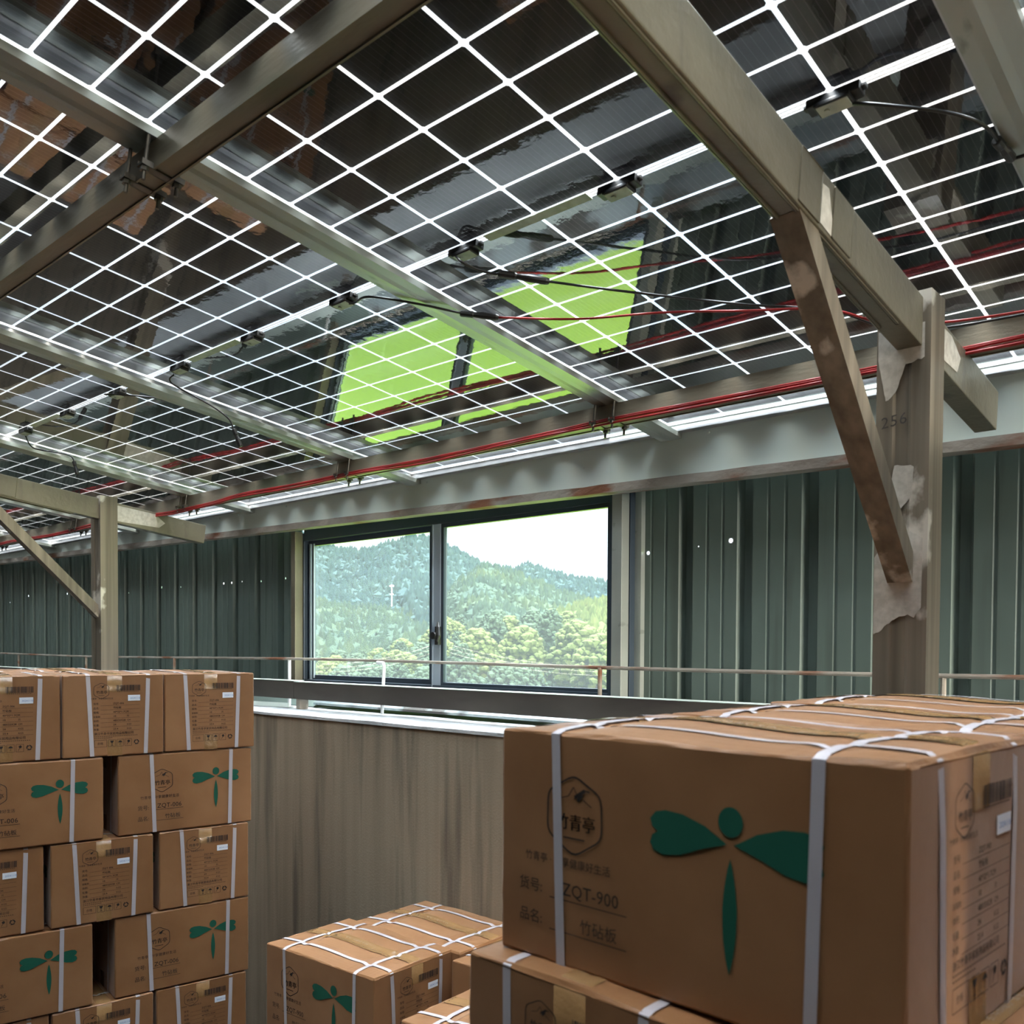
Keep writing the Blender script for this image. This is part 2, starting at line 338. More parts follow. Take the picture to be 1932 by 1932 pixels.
# ------------------------------------------------------------------ window
WX0, WX1, WZ0, WZ1 = -3.985, -1.905, -.185, .585
b = MB(); y0, y1 = 2.745, 2.795; fwid = .05
b.box((WX0, y0, WZ0), (WX0+.060, y1, WZ1)); b.box((WX1-.095, y0, WZ0), (WX1, y1, WZ1))
b.box((WX0+.060, y0, WZ0), (WX1-.095, y1, WZ0+.022)); b.box((WX0+.060, y0, .545), (WX1-.095, y1, WZ1+.03))
b.box((WX0, 2.74, .60), (WX1, 2.745, .66))
win = struct(b.obj('window_1', M['winframe'], origin=((WX0+WX1)/2, 2.77, WZ0), bevel=.002))
def wpart(bm, name, m, **k):
    o = bm.obj(name, m, parent=win, **k); o.location = -win.location; return o
# left sash (outer track) and right sash (inner track)
b = MB(); ya, yb = 2.775, 2.79
b.box((-3.925, ya, -.163), (-3.885, yb, .545)); b.box((-3.01, ya, -.163), (-2.965, yb, .545)); b.box((-3.885, ya, -.163), (-3.01, yb, -.140)); b.box((-3.885, ya, .520), (-3.01, yb, .545))
wpart(b, 'sash', M['winframe'])
b = MB(); b.box((-3.905, 2.765, -.163), (-3.893, 2.775, .53)); b.box((-3.880, 2.769, -.155), (-3.872, 2.776, .53)); wpart(b, 'glazing_bead', M['winalu'])
b = MB(); ya, yb = 2.752, 2.772
b.box((-2.975, ya, -.163), (-2.895, yb, .545)); b.box((-2.012, ya, -.163), (-2.0, yb, .545)); b.box((-2.895, ya, -.163), (-2.012, yb, -.150)); b.box((-2.895, ya, .528), (-2.012, yb, .545))
s2 = wpart(b, 'sash', M['winframe'])
b = MB(); b.box((-2.962, 2.748, -.17), (-2.912, 2.753, .545)); b.box((-2.962, 2.744, -.17), (-2.956, 2.75, .545)); wpart(b, 'mullion_cover', M['winalu'])
for x0, x1, y in ((-3.888, -3.008, 2.783), (-2.90, -2.010, 2.764)):
    b = MB(); b.add([(x0, y, -.165), (x1, y, -.165), (x1, y, .548), (x0, y, .548)], ((0, 1, 2, 3),)); wpart(b, 'pane', M['winglass'])
b = MB()   # crescent latch
b.box((-2.925, 2.728, .015), (-2.905, 2.749, .095)); b.tube([(-2.915, 2.738, .115), (-2.905, 2.73, .09), (-2.895, 2.722, .055), (-2.9, 2.718, .03)], [.004, .008, .010, .007]); b.tube([(-2.915, 2.728, .055), (-2.915, 2.705, .055)], .016, 12)
wpart(b, 'latch', M['dark'])
# steel jambs beside the window
for nme, x0, x1, mm in (('window_jamb', -1.952, -1.908, 'steel'), ('window_jamb', -3.966-.0, -3.93, 'steel')):
    b = MB(); b.box((x0, 2.695, -.245), (x1, 2.742, .590), 0); o = b.obj(nme, M['channel'] if x0 > -3 else M['steel'], bevel=.002)
    tag(o, 'pale steel upright against the right side of the window' if x0 > -3 else 'narrow steel upright against the left side of the window', 'post')
b = MB(); b.box((-1.908, 2.775, -.27), (-1.878, 2.81, .70)); struct(b.obj('trim_11', M['channel']))

# long C channel on the sill and what lies on it
def cprof(wd, h, t=.005, lip=.0):
    return [(0, 0), (wd, 0), (wd, t), (t, t), (t, h-t), (wd, h-t), (wd, h), (0, h)]
for xa, xb, dz, lab in ((XL, -3.66, 0, 'rusty steel channel beam over the sill, left of the joint under the window'), (-3.655, XR, -.004, 'long steel channel beam running over the sill below the window')):
    b = MB(); p = (xa, 2.50, -.240+dz); q = (xb, 2.50, -.244+dz)
    b.prism(cprof(.06, .082), p, q, (0, 1, 0), (0, 0, 1)); b.box((xa, 2.50, -.159+dz), (xb, 2.505, -.158+dz))
    cb = tag(b.obj('channel_beam', M['beamdark']), lab, 'beam'); b = MB(); b.box((xa, 2.499, -.1595+dz), (xb, 2.561, -.1575+dz)); o = b.obj('lit_flange_top', M['galv'], parent=cb); o.location = -cb.location  # pale sheet stands for the light caught by the beam's top
for x, lab in ((-3.64, 'short steel stub holding up the channel beam near its joint'), (-8.2, 'short steel stub under the channel beam at far left'), (1.0, 'short steel stub under the channel beam at right')):
    b = MB(); b.box((x, 2.502, -.30), (x+.03, 2.55, -.2425)); tag(b.obj('beam_stub', M['rust']), lab, 'support')
b = MB()
b.prism([(0, 0), (.16, .088), (.16, .092), (0, .004), (-.003, .004), (-.003, -.006), (0, -.006)], (-3.66, 2.617, -.270), (XR, 2.617, -.270), (0, 1, 0), (0, 0, 1))
struct(b.obj('trim_12', M['flash']))
b = MB(); b.prism([(0, 0), (.16, .088), (.16, .10), (0, .006), (0, -.0)], (XL, 2.617, -.291), (-3.66, 2.617, -.291), (0, 1, 0), (0, 0, 1)); struct(b.obj('trim_13', M['sheet']))
b = MB(); b.prism([(0, 0), (.03, 0), (.03, .003), (.003, .003), (.003, .022), (0, .022)], (-3.97, 2.46, -.287), (-3.70, 2.50, -.287), (0, 1, 0), (0, 0, 1))
tag(b.obj('loose_angle', M['galv']), 'short pale angle offcut lying on the sill at left', 'angle iron')
# guard rail
RY, RZ = 2.60, -.062
b = MB(); pts = [(x, RY+.004*math.sin(x*2), RZ+.006*math.sin(x*1.3)) for x in [XL+(XR-XL)*i/60 for i in range(61)]]
b.tube(pts, .0065, 8)
rail = b.obj('guard_rail', M['rust']); tag(rail, 'thin rusty rod rail running along the wall in front of the window', 'rail')
for x, yo, top in ((-3.84, 0, 0), (-3.09, -.03, 0), (-1.93, 0, 0), (-.78, 0, 0), (.4, 0, 0), (-5.0, 0, 0), (-6.2, 0, 0), (-7.4, 0, 0), (1.6, 0, 0)):
    b = MB(); z1 = RZ+.006*math.sin(x*1.3)
    b.tube([(x-.06, RY+yo*.3, z1-.008), (x-.008, RY+yo*.6, z1-.010), (x+.001, RY+yo*.7, z1-.02), (x-.002, RY+yo, -.29)] if yo else [(x, RY, z1), (x, RY, -.29)], .008, 8)
    o = b.obj('rail_post', M['white'] if x < -2.5 and x > -4 else M['rust'], parent=rail); o.location = -rail.location

# ------------------------------------------------------------------ solar roof
CPX, RPX = .2125, .1068
PW, PLN = 1.290, 2.402
XC0, SC0 = -1.0545, 1.4853
GX, GS, JG = .0088, .0072, .0115  # cell gaps widened to stand for the glow of the bright sky
HCX, HCS = (CPX-GX)/2, (RPX-GS)/2
cells = MB()
for i in range(6):
    for j in range(-11, 11):
        cx = (i-2.5)*CPX; cs = (j+.5)*RPX + (JG-.004 if j >= 0 else -(JG-.004))
        c_ = .004; a, e = HCX, HCS
        P = [(cx-a+c_, cs-e), (cx+a-c_, cs-e), (cx+a, cs-e+c_), (cx+a, cs+e-c_), (cx+a-c_, cs+e), (cx-a+c_, cs+e), (cx-a, cs+e-c_), (cx-a, cs-e+c_)]
        cells.add([(x, y, 0) for x, y in P], (tuple(range(8)),))
def L2W(o):  # place an object built in local roof axes (x, s, up = -n)
    o.rotation_euler = (-RT, 0, 0)
def make_panel():
    root = empty('solar_module', '', 'solar panel'); L2W(root)
    b = MB(); hw, hl = PW/2, PLN/2; t = .0025; d = .035; lip = .016
    prof = [(0, .003), (0, -d), (-lip-.004, -d), (-lip-.004, -d+t), (-t, -d+t), (-t, -.006), (-.007, -.006), (-.007, -.004), (-t, -.004), (-t, .003)]
    def rail_(p, q, out, z=(0, 0, 1)): b.prism(prof, p, q, out, z)
    rail_((hw, -hl, 0), (hw, hl, 0), (1, 0, 0)); rail_((-hw, -hl, 0), (-hw, hl, 0), (-1, 0, 0)); rail_((-hw, hl, 0), (hw, hl, 0), (0, 1, 0)); rail_((-hw, -hl, 0), (hw, -hl, 0), (0, -1, 0))
    b.obj('frame', M['alu'], parent=root)
    g = MB(); g.add([(-hw+.002, -hl+.002, -.003), (hw-.002, -hl+.002, -.003), (hw-.002, hl-.002, -.003), (-hw+.002, hl-.002, -.003)], ((0, 3, 2, 1),)); g.obj('glass', M['panelglass'], parent=root)
    cells.obj('cell_grid', M['cell'], parent=root)
    g = MB()
    for dy in (-.0042, .0042): g.box((-hw+.02, dy-.0012, -.001), (hw-.02, dy+.0012, .0))
    g.obj('ribbon', M['ribbon'], parent=root)
    g = MB(); g.box((-.36, -.012, -.0052), (-.075, .012, -.0042)); g.obj('label_strip', M['label'], parent=root)
    for k, x in enumerate((-.425, 0, .43)):
        j = MB(); j.box((x-.045, -.013, -.020), (x+.045, .013, -.0042)); j.box((x-.030, -.016, -.026), (x+.030, .016, -.018)); j.box((x-.052, -.006, -.014), (x+.052, .006, -.006))
        o = j.obj('junction_box', M['dark'], parent=root, bevel=.002)
        s_ = MB(); s_.box((x-.026, -.0135, -.0275), (x+.026, .0135, -.026)); s_.tube([(x-.012, 0, -.0275), (x-.012, 0, -.030)], .005, 8); c = s_.obj('lid', M['label'], parent=o)
    return root
pan = make_panel(); first = True
fromwin = {0: 'with the brightest green reflection', -1: 'next left of the brightest reflection', -2: 'with the dangling connector', -3: 'over the left stack', 1: 'just right of the right rafter', 2: 'beyond the right edge of view'}
for row in range(1):
    for k in range(-8, 4):
        s0 = SC0 - row*(PLN+.02)
        nm = {0: 'wall-side row', 1: 'second row from the wall', 2: 'third row from the wall'}[row]
        if k in fromwin: pos = fromwin[k]
        else: pos = {-4: 'fifth going left', -5: 'sixth going left', -6: 'seventh going left', -7: 'eighth going left', -8: 'last at the far left end', 3: 'second from the open right end', 4: 'last at the open right end'}[k]
        lab = 'black see-through solar panel of the roof, %s' % pos
        loc = RF(XC0+k*1.305, s0)
        if first: pan.location = loc; pan['label'] = lab; pan['group'] = 'solar panels forming the roof'; first = False
        else: dup(pan, loc, None, lab)

b = MB(); b.box((XL, -1.56, -.012), (XR, .272, .0), 0, TR); struct(b.obj('added_ceiling', M['plaster']))  # opaque sheet added out of view to cut light through the roof
# joint channels under every panel seam
def jx(k): return XC0+(k-.5)*1.305     # seam left of panel k
for k in range(-8, 4):
    b = MB(); x = jx(k)
    prof = [(-.034, 0), (.048, 0), (.048, -.016), (.020, -.0165), (.006, -.0185), (-.010, -.0165), (-.034, -.016)]
    pr = [(a+.016, c) for a, c in prof]
    b.prism(pr, RF(x, -1.54, .0355), RF(x, 2.71, .0355), (1, 0, 0), -NV)
    lab = {0: 'pale seam channel beside the panel reflecting bright green', -1: 'pale channel under the second panel seam left of the window reflection', -2: 'pale channel under the third panel seam, above the dangling connector', 1: 'dark channel at the top right corner beyond the right rafter'}.get(k, 'steel channel under a panel seam, %s' % ({-2: 'beside the dangling connector', -3: 'right of the left rafter', -4: 'next left of the left rafter', -5: 'fifth left of the window', -6: 'sixth left of the window', -7: 'seventh left of the window', -8: 'at the far left end', 2: 'second right of the right rafter', 3: 'third right of the right rafter', 4: 'fourth right of the right rafter', 5: 'at the open right end'}.get(k)))
    tag(b.obj('seam_channel', M['channel'], bevel=0), lab, 'channel', 'channels under the panel seams')
# purlins along the wall direction
PUR = ((2.32, 'dark steel purlin along the wall carrying the red cables'), (.836, 'brown steel purlin crossing the upper left of the roof'), (-.34, 'steel purlin overhead behind the camera, nearer one'), (-1.40, 'steel purlin overhead behind the camera, second one'))
for s, lab in PUR:
    b = MB(); n0, n1, wd = .0535, .1115, .040
    prof = [(0, 0), (wd, 0), (wd, -(n1-n0)), (wd-.003, -(n1-n0)-.001), (0, -(n1-n0))]
    b.prism(prof, RF(XL+.02, s, n0), RF(XR-.02, s, n0), SV, -NV)
    b.prism([(wd-.004, -(n1-n0)), (wd, -(n1-n0)), (wd, -(n1-n0)-.004), (wd-.004, -(n1-n0)-.004)], RF(XL+.02, s, n0), RF(XR-.02, s, n0), SV, -NV)
    b.prism([(0, -(n1-n0)), (.004, -(n1-n0)), (.004, -(n1-n0)-.003), (0, -(n1-n0)-.003)], RF(XL+.02, s, n0), RF(XR-.02, s, n0), SV, -NV)
    tag(b.obj('purlin', M['purlin']), lab, 'beam', 'purlins under the solar roof')
# rafters, posts and braces
RN0, RN1 = .1165, .216
for xr, wh in ((-.645, 'right'), (-4.555, 'left'), (-8.47, 'far left'), (3.27, 'open right end')):
    b = MB(); x0, x1 = xr-.052, xr
    def rb(sa, sb): b.box((x0, sa, RN0), (x1, sb, RN1), 0, TR)
    rb(-1.5, 2.59)
    # folded lips of the box section and end plate
    b.box((x0+.006, -1.5, RN1), (x0+.012, 1.9, RN1+.003), 0, TR); b.box((x1-.012, -1.5, RN1), (x1-.006, 1.9, RN1+.003), 0, TR)
    b.box((x1, 1.55, RN0+.004), (x1+.003, 1.63, RN1-.004), 0, TR); b.box((x1, 1.42, RN0+.004), (x1+.002, 1.50, RN1-.004), 0, TR)
    tag(b.obj('rafter', M['steel'], bevel=.003), {'right': 'big khaki box-section rafter sloping down to the wall at right', 'left': 'box-section rafter resting on the left post', 'far left': 'box-section rafter at the far left edge', 'open right end': 'box-section rafter near the open right end'}[wh], 'rafter', 'rafters of the solar roof')
    b = MB(); px0, px1, py0, py1 = xr-.093, xr+.010, 1.976, 2.062
    topz = RF(0, 1.99, RN0).z+.012
    prof = [(0, 0), (.034, 0), (.040, .003), (.066, .003), (.072, 0), (.110, 0), (.110, .086), (0, .086)]
    b.prism(prof, (px0, py0, FLOOR), (px0, py0, topz), (1, 0, 0), (0, 1, 0))
    tag(b.obj('post', M['post']), {'right': 'thick weathered steel post at right with white weld paint at the brace', 'left': 'weathered steel post rising behind the left stack of cartons', 'far left': 'dark steel post at the far left edge of the wall', 'open right end': 'steel post near the open right end'}[wh], 'post', 'posts carrying the rafters')
    b = MB(); p = Vector((xr-.038, 1.985, .135)); q = RF(xr-.030, 1.45, RN1+.010)
    b.beam(p, q, .048, .034, (1, 0, 0)) if False else None
    d = (q-p).normalized(); side = Vector((1, 0, 0)); nn = d.cross(side)
    if nn.z > 0: nn = -nn
    w2, t = .052, .005
    prof = [(-w2/2, 0), (w2/2, 0), (w2/2, -.045), (w2/2-t, -.045), (w2/2-t, -t), (-w2/2+t, -t), (-w2/2+t, -.045), (-w2/2, -.045)]
    b.prism(prof, p-d*.012, q+d*.015, side, nn)
    tag(b.obj('brace', M['post']), {'right': 'slanting steel brace from the right post up to its rafter', 'left': 'slanting brace from the left post up to its rafter', 'far left': 'slanting brace on the far left post', 'open right end': 'slanting brace on the post at the open right end'}[wh], 'brace', 'braces between posts and rafters')

# weld paint and marker writing on the right post and rafter, paint at the foot of the left post
M['weldpaint'] = mat('weld_paint', (.42, .39, .33), .7, 0, (.56, .53, .46), 60)
def paint(par, o, ax, ay, P, seed, mm='weldpaint', nm='weld_paint'):
    # ragged patch: outline points densified and jittered
    o = Vector(o); ax = Vector(ax); ay = Vector(ay); Q = []
    for i in range(len(P)):
        a, c = Vector(P[i]), Vector(P[(i+1) % len(P)]); m = max(1, int((c-a).length/.006))
        for j in range(m):
            p = a.lerp(c, j/m); e_ = 0 if (p.x < .002 or p.x > .998) else 1
            Q.append((p.x, p.y+.007*noise.noise((p.x*90, p.y*60, seed))*e_))
    c = sum((Vector(q) for q in Q), Vector((0, 0)))/len(Q); b = MB()
    V = [o+ax*q[0]+ay*q[1] for q in Q]+[o+ax*c.x+ay*c.y]; n = len(Q)
    b.add(V, [(i, (i+1) % n, n) for i in range(n)]); ob = b.obj(nm, M[mm], parent=par); ob.location = -par.location; return ob
posts = [o for o in C.objects if o.name.split('.')[0] == 'post']; rafs = [o for o in C.objects if o.name.split('.')[0] == 'rafter']
pr_, pl_ = posts[0], posts[1]
X0 = -.645-.093; fy_ = 1.976-.0008
paint(pr_, (X0, fy_, 0), (1, 0, 0), (0, 0, 1), [(.001, .035), (.03, .055), (.06, .078), (.085, .070), (.099, .090), (.100, .235), (.075, .250), (.055, .225), (.03, .24), (.001, .20)], 1.)
paint(pr_, (X0, fy_, 0), (1, 0, 0), (0, 0, 1), [(.030, .330), (.055, .30), (.075, .32), (.08, .385), (.04, .395)], 2.)
paint(pr_, (X0, fy_, 0), (1, 0, 0), (0, 0, 1), [(.003, .62), (.02, .53), (.04, .545), (.06, .60), (.098, .61), (.098, .68), (.003, .68)], 3.)
paint(rafs[0], RF(-.6442, 0, 0), (0, math.cos(RT), -math.sin(RT)), -NV, [(1.47, -.205), (1.50, -.14), (1.53, -.135), (1.55, -.18), (1.56, -.210)], 4.)
paint(rafs[0], RF(-.6442, 0, 0), (0, math.cos(RT), -math.sin(RT)), -NV, [(2.10, -.20), (2.12, -.13), (2.20, -.125), (2.27, -.15), (2.25, -.19)], 5.)
paint(rafs[1], RF(-4.5542, 0, 0), (0, math.cos(RT), -math.sin(RT)), -NV, [(2.05, -.21), (2.05, -.13), (2.30, -.125), (2.36, -.16), (2.33, -.19), (2.15, -.205)], 6.)
paint(pl_, (-4.5442, 1.98, 0), (0, 1, 0), (0, 0, 1), [(.0, -.16), (.0, -.075), (.02, -.055), (.045, -.06), (.06, -.045), (.08, -.05), (.08, -.16)], 7., 'white')
# clamps: two U bolts with plates where a seam channel crosses a purlin
def make_clamp():
    root = empty('beam_clamp', '', 'clamp')
    n1 = .1115
    for dx in (-.036, .036):
        b = MB(); pts = [(dx, -.012, -.098), (dx, -.012, -.012), (dx, -.006, -.003), (dx, .046, -.003), (dx, .052, -.012), (dx, .052, -.098)]
        b.tube([(x, y, z+.0) for x, y, z in pts], .0038, 8); b.obj('u_bolt', M['darkmetal'], parent=root)
        b = MB(); b.box((dx-.011, -.022, -.0745), (dx+.011, .062, -.0700)); b.box((dx-.011, -.022, -.0745), (dx-.008, .062, -.064)); b.box((dx+.008, -.022, -.0745), (dx+.011, .062, -.064)); p_ = b.obj('clamp_plate', M['darkmetal'], parent=root)
        for y in (-.012, .052):
            n = MB(); n.tube([(dx, y, -.0745), (dx, y, -.082)], .0085, 6); n.obj('nut', M['darkmetal'], parent=root)
    L2W(root); return root
cl = make_clamp(); firstc = True
for s, srow in ((2.32, 'on the cable-carrying purlin'), (.836, 'on the upper left purlin')):
    for k in range(-6, 3):
        loc = RF(jx(k)+.022, s, .040)
        pos = {0: 'beside the brightest green reflection', -1: 'at the second seam left of it', 1: 'right of the right rafter', 2: 'beyond the right edge'}.get(k, {-2: 'at the seam above the left stack', -3: 'just right of the left rafter', -4: 'first left of the left rafter', -5: 'second left of the left rafter', -6: 'third left of the left rafter'}.get(k))
        lab = 'U-bolts %s, %s' % (srow, pos)
        if firstc: cl.location = loc; cl['label'] = lab; cl['group'] = 'clamps joining channels and purlins'; firstc = False
        else: dup(cl, loc, None, lab)

# ------------------------------------------------------------------ cables
def spline(ps, n=10):
    ps = [Vector(p) for p in ps]; out = []
    for i in range(len(ps)-1):
        p0, p1, p2, p3 = ps[max(i-1, 0)], ps[i], ps[i+1], ps[min(i+2, len(ps)-1)]
        for j in range(n):
            t = j/n; out.append(.5*((2*p1)+(p2-p0)*t+(2*p0-5*p1+4*p2-p3)*t*t+(3*p1-p0-3*p2+p3)*t**3))
    out.append(ps[-1]); return out
def connector(p, q, parent, nm='connector'):
    b = MB(); p = Vector(p); q = Vector(q); L = (q-p)
    rr = [.006, .0085, .0085, .0065, .0075, .0085, .0085, .0065]
    b.tube([p+L*t for t in (0, .03, .32, .36, .50, .58, .93, 1)], rr, 10)
    o = b.obj(nm, M['dark'], parent=parent); o.location = -parent.location; return o
def cable(pts, r, m, label, conns=(), name='solar_cable'):
    b = MB(); b.tube(spline(pts), r, 8); o = b.obj(name, M[m], smooth=True); tag(o, label, 'cable')
    for p, q in conns: connector(p, q, o)
    return o
R_ = RF
cable([R_(-1.50, 1.475, .024), R_(-1.478, 1.475, .045), R_(-1.464, 1.511, .050), R_(-1.44, 1.545, .052), R_(-1.423, 1.556, .052), R_(-1.358, 1.63, .054), R_(-1.212, 1.781, .055), R_(-1.042, 1.944, .056), R_(-.86, 2.05, .075), R_(-.72, 2.17, .105), R_(-.4, 2.20, .115), R_(.3, 2.24, .12)], .0030, 'dark', 'black cable hanging across the bright green window reflection', ((R_(-1.432, 1.548, .052), R_(-1.353, 1.636, .054)),))
cable([R_(-1.91, 1.49, .024), R_(-1.86, 1.475, .04), R_(-1.78, 1.455, .055), R_(-1.703, 1.533, .058), R_(-1.631, 1.631, .061), R_(-1.60, 1.665, .062)], .0030, 'dark', 'short black cable from the panel over the window left half to a connector', ((R_(-1.635, 1.628, .061), R_(-1.565, 1.695, .062)),))
cable([R_(-1.565, 1.695, .062), R_(-1.399, 1.804, .062), R_(-1.2, 1.88, .064), R_(-1.036, 1.96, .068), R_(-.86, 2.03, .08), R_(-.72, 2.13, .108), R_(-.4, 2.18, .118), R_(.3, 2.2, .12)], .0030, 'red', 'thin red cable running from a connector across the roof to the right post')
cable([R_(-2.83, 1.49, .024), R_(-2.86, 1.50, .045), R_(-2.82, 1.62, .085), R_(-2.80, 1.68, .115), R_(-2.79, 1.70, .15), R_(-2.78, 1.72, .19)], .0028, 'dark', 'short black cable with a connector dangling below the second seam channel', ((R_(-2.79, 1.70, .148), R_(-2.775, 1.725, .205)),))
cable([R_(-3.23, 1.475, .024), R_(-3.18, 1.42, .05), R_(-3.12, 1.44, .055), R_(-3.05, 1.52, .05), R_(-3.06, 1.56, .045)], .0026, 'dark', 'thin looped cable end beside the third group of junction boxes')
cable([R_(-4.13, 1.50, .024), R_(-4.17, 1.55, .055), R_(-4.12, 1.62, .06), R_(-4.05, 1.66, .075), R_(-4.04, 1.68, .11)], .0028, 'dark', 'coiled black cable with connector at the far left of the roof', ((R_(-4.045, 1.675, .095), R_(-4.03, 1.69, .15)),))
cable([R_(-.60, 1.495, .024), R_(-.55, 1.50, .045), R_(-.47, 1.56, .055), R_(-.43, 1.62, .06), R_(-.42, 1.70, .062)], .0030, 'dark', 'black cable curving from the junction box right of the rafter', ((R_(-.425, 1.66, .061), R_(-.415, 1.72, .064)),))
cable([R_(-.415, 1.72, .064), R_(-.36, 1.70, .07), R_(-.28, 1.62, .06), R_(-.1, 1.60, .05)], .0030, 'dark', 'black cable end passing under the top right seam channel')
# red bundle along the purlin, tied up at the clamps
xs = [-8.6, -7.6, -6.6, -5.9, -5.3, -4.75, -4.40, -4.0, -3.74, -3.3, -2.88, -2.5, -2.0, -1.65, -1.24, -.806, -.485, .2, 1.2, 2.6]
for j in range(4):
    pts = []
    for i, x in enumerate(xs):
        sag = [.0, .01, .0, .012, .0, .01, .018, .012, .0, .006, .004, .01, .006, .0, .004, .006, .002, .006, 0, 0][i]
        pts.append(R_(x, 2.312-.004*math.cos(j*1.7)-.004*(j % 2), .112+sag+.0055*j*(.4+.6*abs(math.sin(i*1.3+j)))-.006))
    cable(pts, .0040, 'red' if j != 3 else 'red', 'red cable of the bundle along the wall-side purlin, %s strand' % ['topmost', 'second', 'third', 'lowest'][j], name='red_cable')['group'] = 'red cable bundle'

# ------------------------------------------------------------------ cartons
def text_mesh(body, size, space=1.0):
    cu = bpy.data.curves.new('t', 'FONT'); cu.body = body; cu.size = size; cu.align_x = 'LEFT'; cu.space_character = space; cu.resolution_u = 2
    o = bpy.data.objects.new('t', cu); C.objects.link(o); bpy.context.view_layer.update()
    dg = bpy.context.evaluated_depsgraph_get(); me = o.evaluated_get(dg).to_mesh()
    V = [tuple(v.co) for v in me.vertices]; Fs = [tuple(p.vertices) for p in me.polygons]
    o.evaluated_get(dg).to_mesh_clear(); C.objects.unlink(o); bpy.data.objects.remove(o); bpy.data.curves.remove(cu)
    return V, Fs
class Print:
    """flat print laid out on a face: u right, v up (metres, from the face's lower left)"""
    def __init__(s, W, H): s.b = MB(); s.W = W; s.H = H
    def fx(s, a): return a*s.W
    def fy(s, a): return (1-a)*s.H
    def poly(s, P): s.b.add([(s.fx(x), s.fy(y), 0) for x, y in P], (tuple(range(len(P))),))
    def rect(s, x0, y0, x1, y1): s.poly([(x0, y0), (x1, y0), (x1, y1), (x0, y1)])
    def line(s, x0, y0, x1, y1, t=.0012):
        a = Vector((s.fx(x0), s.fy(y0), 0)); c = Vector((s.fx(x1), s.fy(y1), 0)); d = (c-a).normalized(); n = Vector((-d.y, d.x, 0))*t/2
        s.b.add([a-n, c-n, c+n, a+n], ((0, 1, 2, 3),))
    def text(s, t, x, y, size, space=1.0, bold=0):
        V, Fs = text_mesh(t, size, space)
        for dx in ([0, bold] if bold else [0]):
            s.b.add([(v[0]+s.fx(x)+dx, v[1]+s.fy(y), 0) for v in V], Fs)
    def loop(s, P, t):
        n = len(P); P = [Vector((s.fx(x), s.fy(y), 0)) for x, y in P]; c = sum(P, Vector())/n
        Q = [p+(c-p).normalized()*t for p in P]; s.b.add(P+Q, [(i, (i+1) % n, n+(i+1) % n, n+i) for i in range(n)])
def hexa(pr, cx, cy, w):
    """rounded hexagon badge, flat sides left and right, with a small peak and bird and three characters"""
    W, H = pr.W, pr.H; r = w/2; P = []
    cor = [(0, 1.13), (-.98, .62), (-1.0, -.55), (0, -1.13), (1.0, -.55), (.98, .62)]
    n = len(cor)
    for i in range(n):
        a, b_, c = cor[i-1], cor[i], cor[(i+1) % n]
        for t in (0, .33, .66, 1):
            k = .22
            p0 = (b_[0]+(a[0]-b_[0])*k, b_[1]+(a[1]-b_[1])*k); p2 = (b_[0]+(c[0]-b_[0])*k, b_[1]+(c[1]-b_[1])*k)
            x = (1-t)**2*p0[0]+2*t*(1-t)*b_[0]+t*t*p2[0]; y = (1-t)**2*p0[1]+2*t*(1-t)*b_[1]+t*t*p2[1]
            P.append((cx+x*r/W, cy-y*r/H))
    pr.loop(P, w*.026)
    L = lambda x0, y0, x1, y1, t=.02: pr.line(cx+x0*r/W, cy-y0*r/H, cx+x1*r/W, cy-y1*r/H, w*t)
    L(-.55, .42, -.20, .52, .012); L(-.20, .52, -.02, .78, .014); L(-.02, .78, .12, .55, .012); L(.12, .55, .0, .45, .014)
    L(.02, .50, .38, .72, .05); L(.12, .42, .30, .60, .05); L(.38, .72, .55, .70, .02); L(.30, .48, .62, .30, .012)
    pr.text('竹青亭', cx-.66*r/W, cy+.36*r/H, w*.235, 1., w*.01)
    L(-.38, -.62, .38, -.62, .022)
def dragon(pr, cx, cy, sc_):
    W, H = pr.W, pr.H; X = lambda a: cx+a*sc_/W; Y = lambda a: cy-a*sc_/H
    n = 24; pr.poly([(X(.145*math.cos(2*PI*i/n)), Y(.25+.155*math.sin(2*PI*i/n))) for i in range(n)])
    for sg in (-1, 1):
        P = [(.04, .0), (.30, .15), (.58, .235), (.80, .25), (.93, .22), (1.0, .14), (.97, .055), (.90, .01)]
        Q = [(.97, -.03), (1.0, -.12), (.95, -.20), (.82, -.235), (.60, -.20), (.35, -.10)]
        pts = P+Q
        c = (.55, .0); 
        for i in range(len(pts)):
            a, d = pts[i], pts[(i+1) % len(pts)]
            pr.poly([(X(sg*c[0]), Y(c[1]+.02)), (X(sg*a[0]), Y(a[1]+.02)), (X(sg*d[0]), Y(d[1]+.02))])
    m = 12; up_ = [(.085*math.sin(PI*i/m)**.8, -.12-1.18*(i/m)) for i in range(m+1)]
    pr.poly([(X(a), Y(c)) for a, c in up_]+[(X(-a), Y(c)) for a, c in reversed(up_[1:-1])])

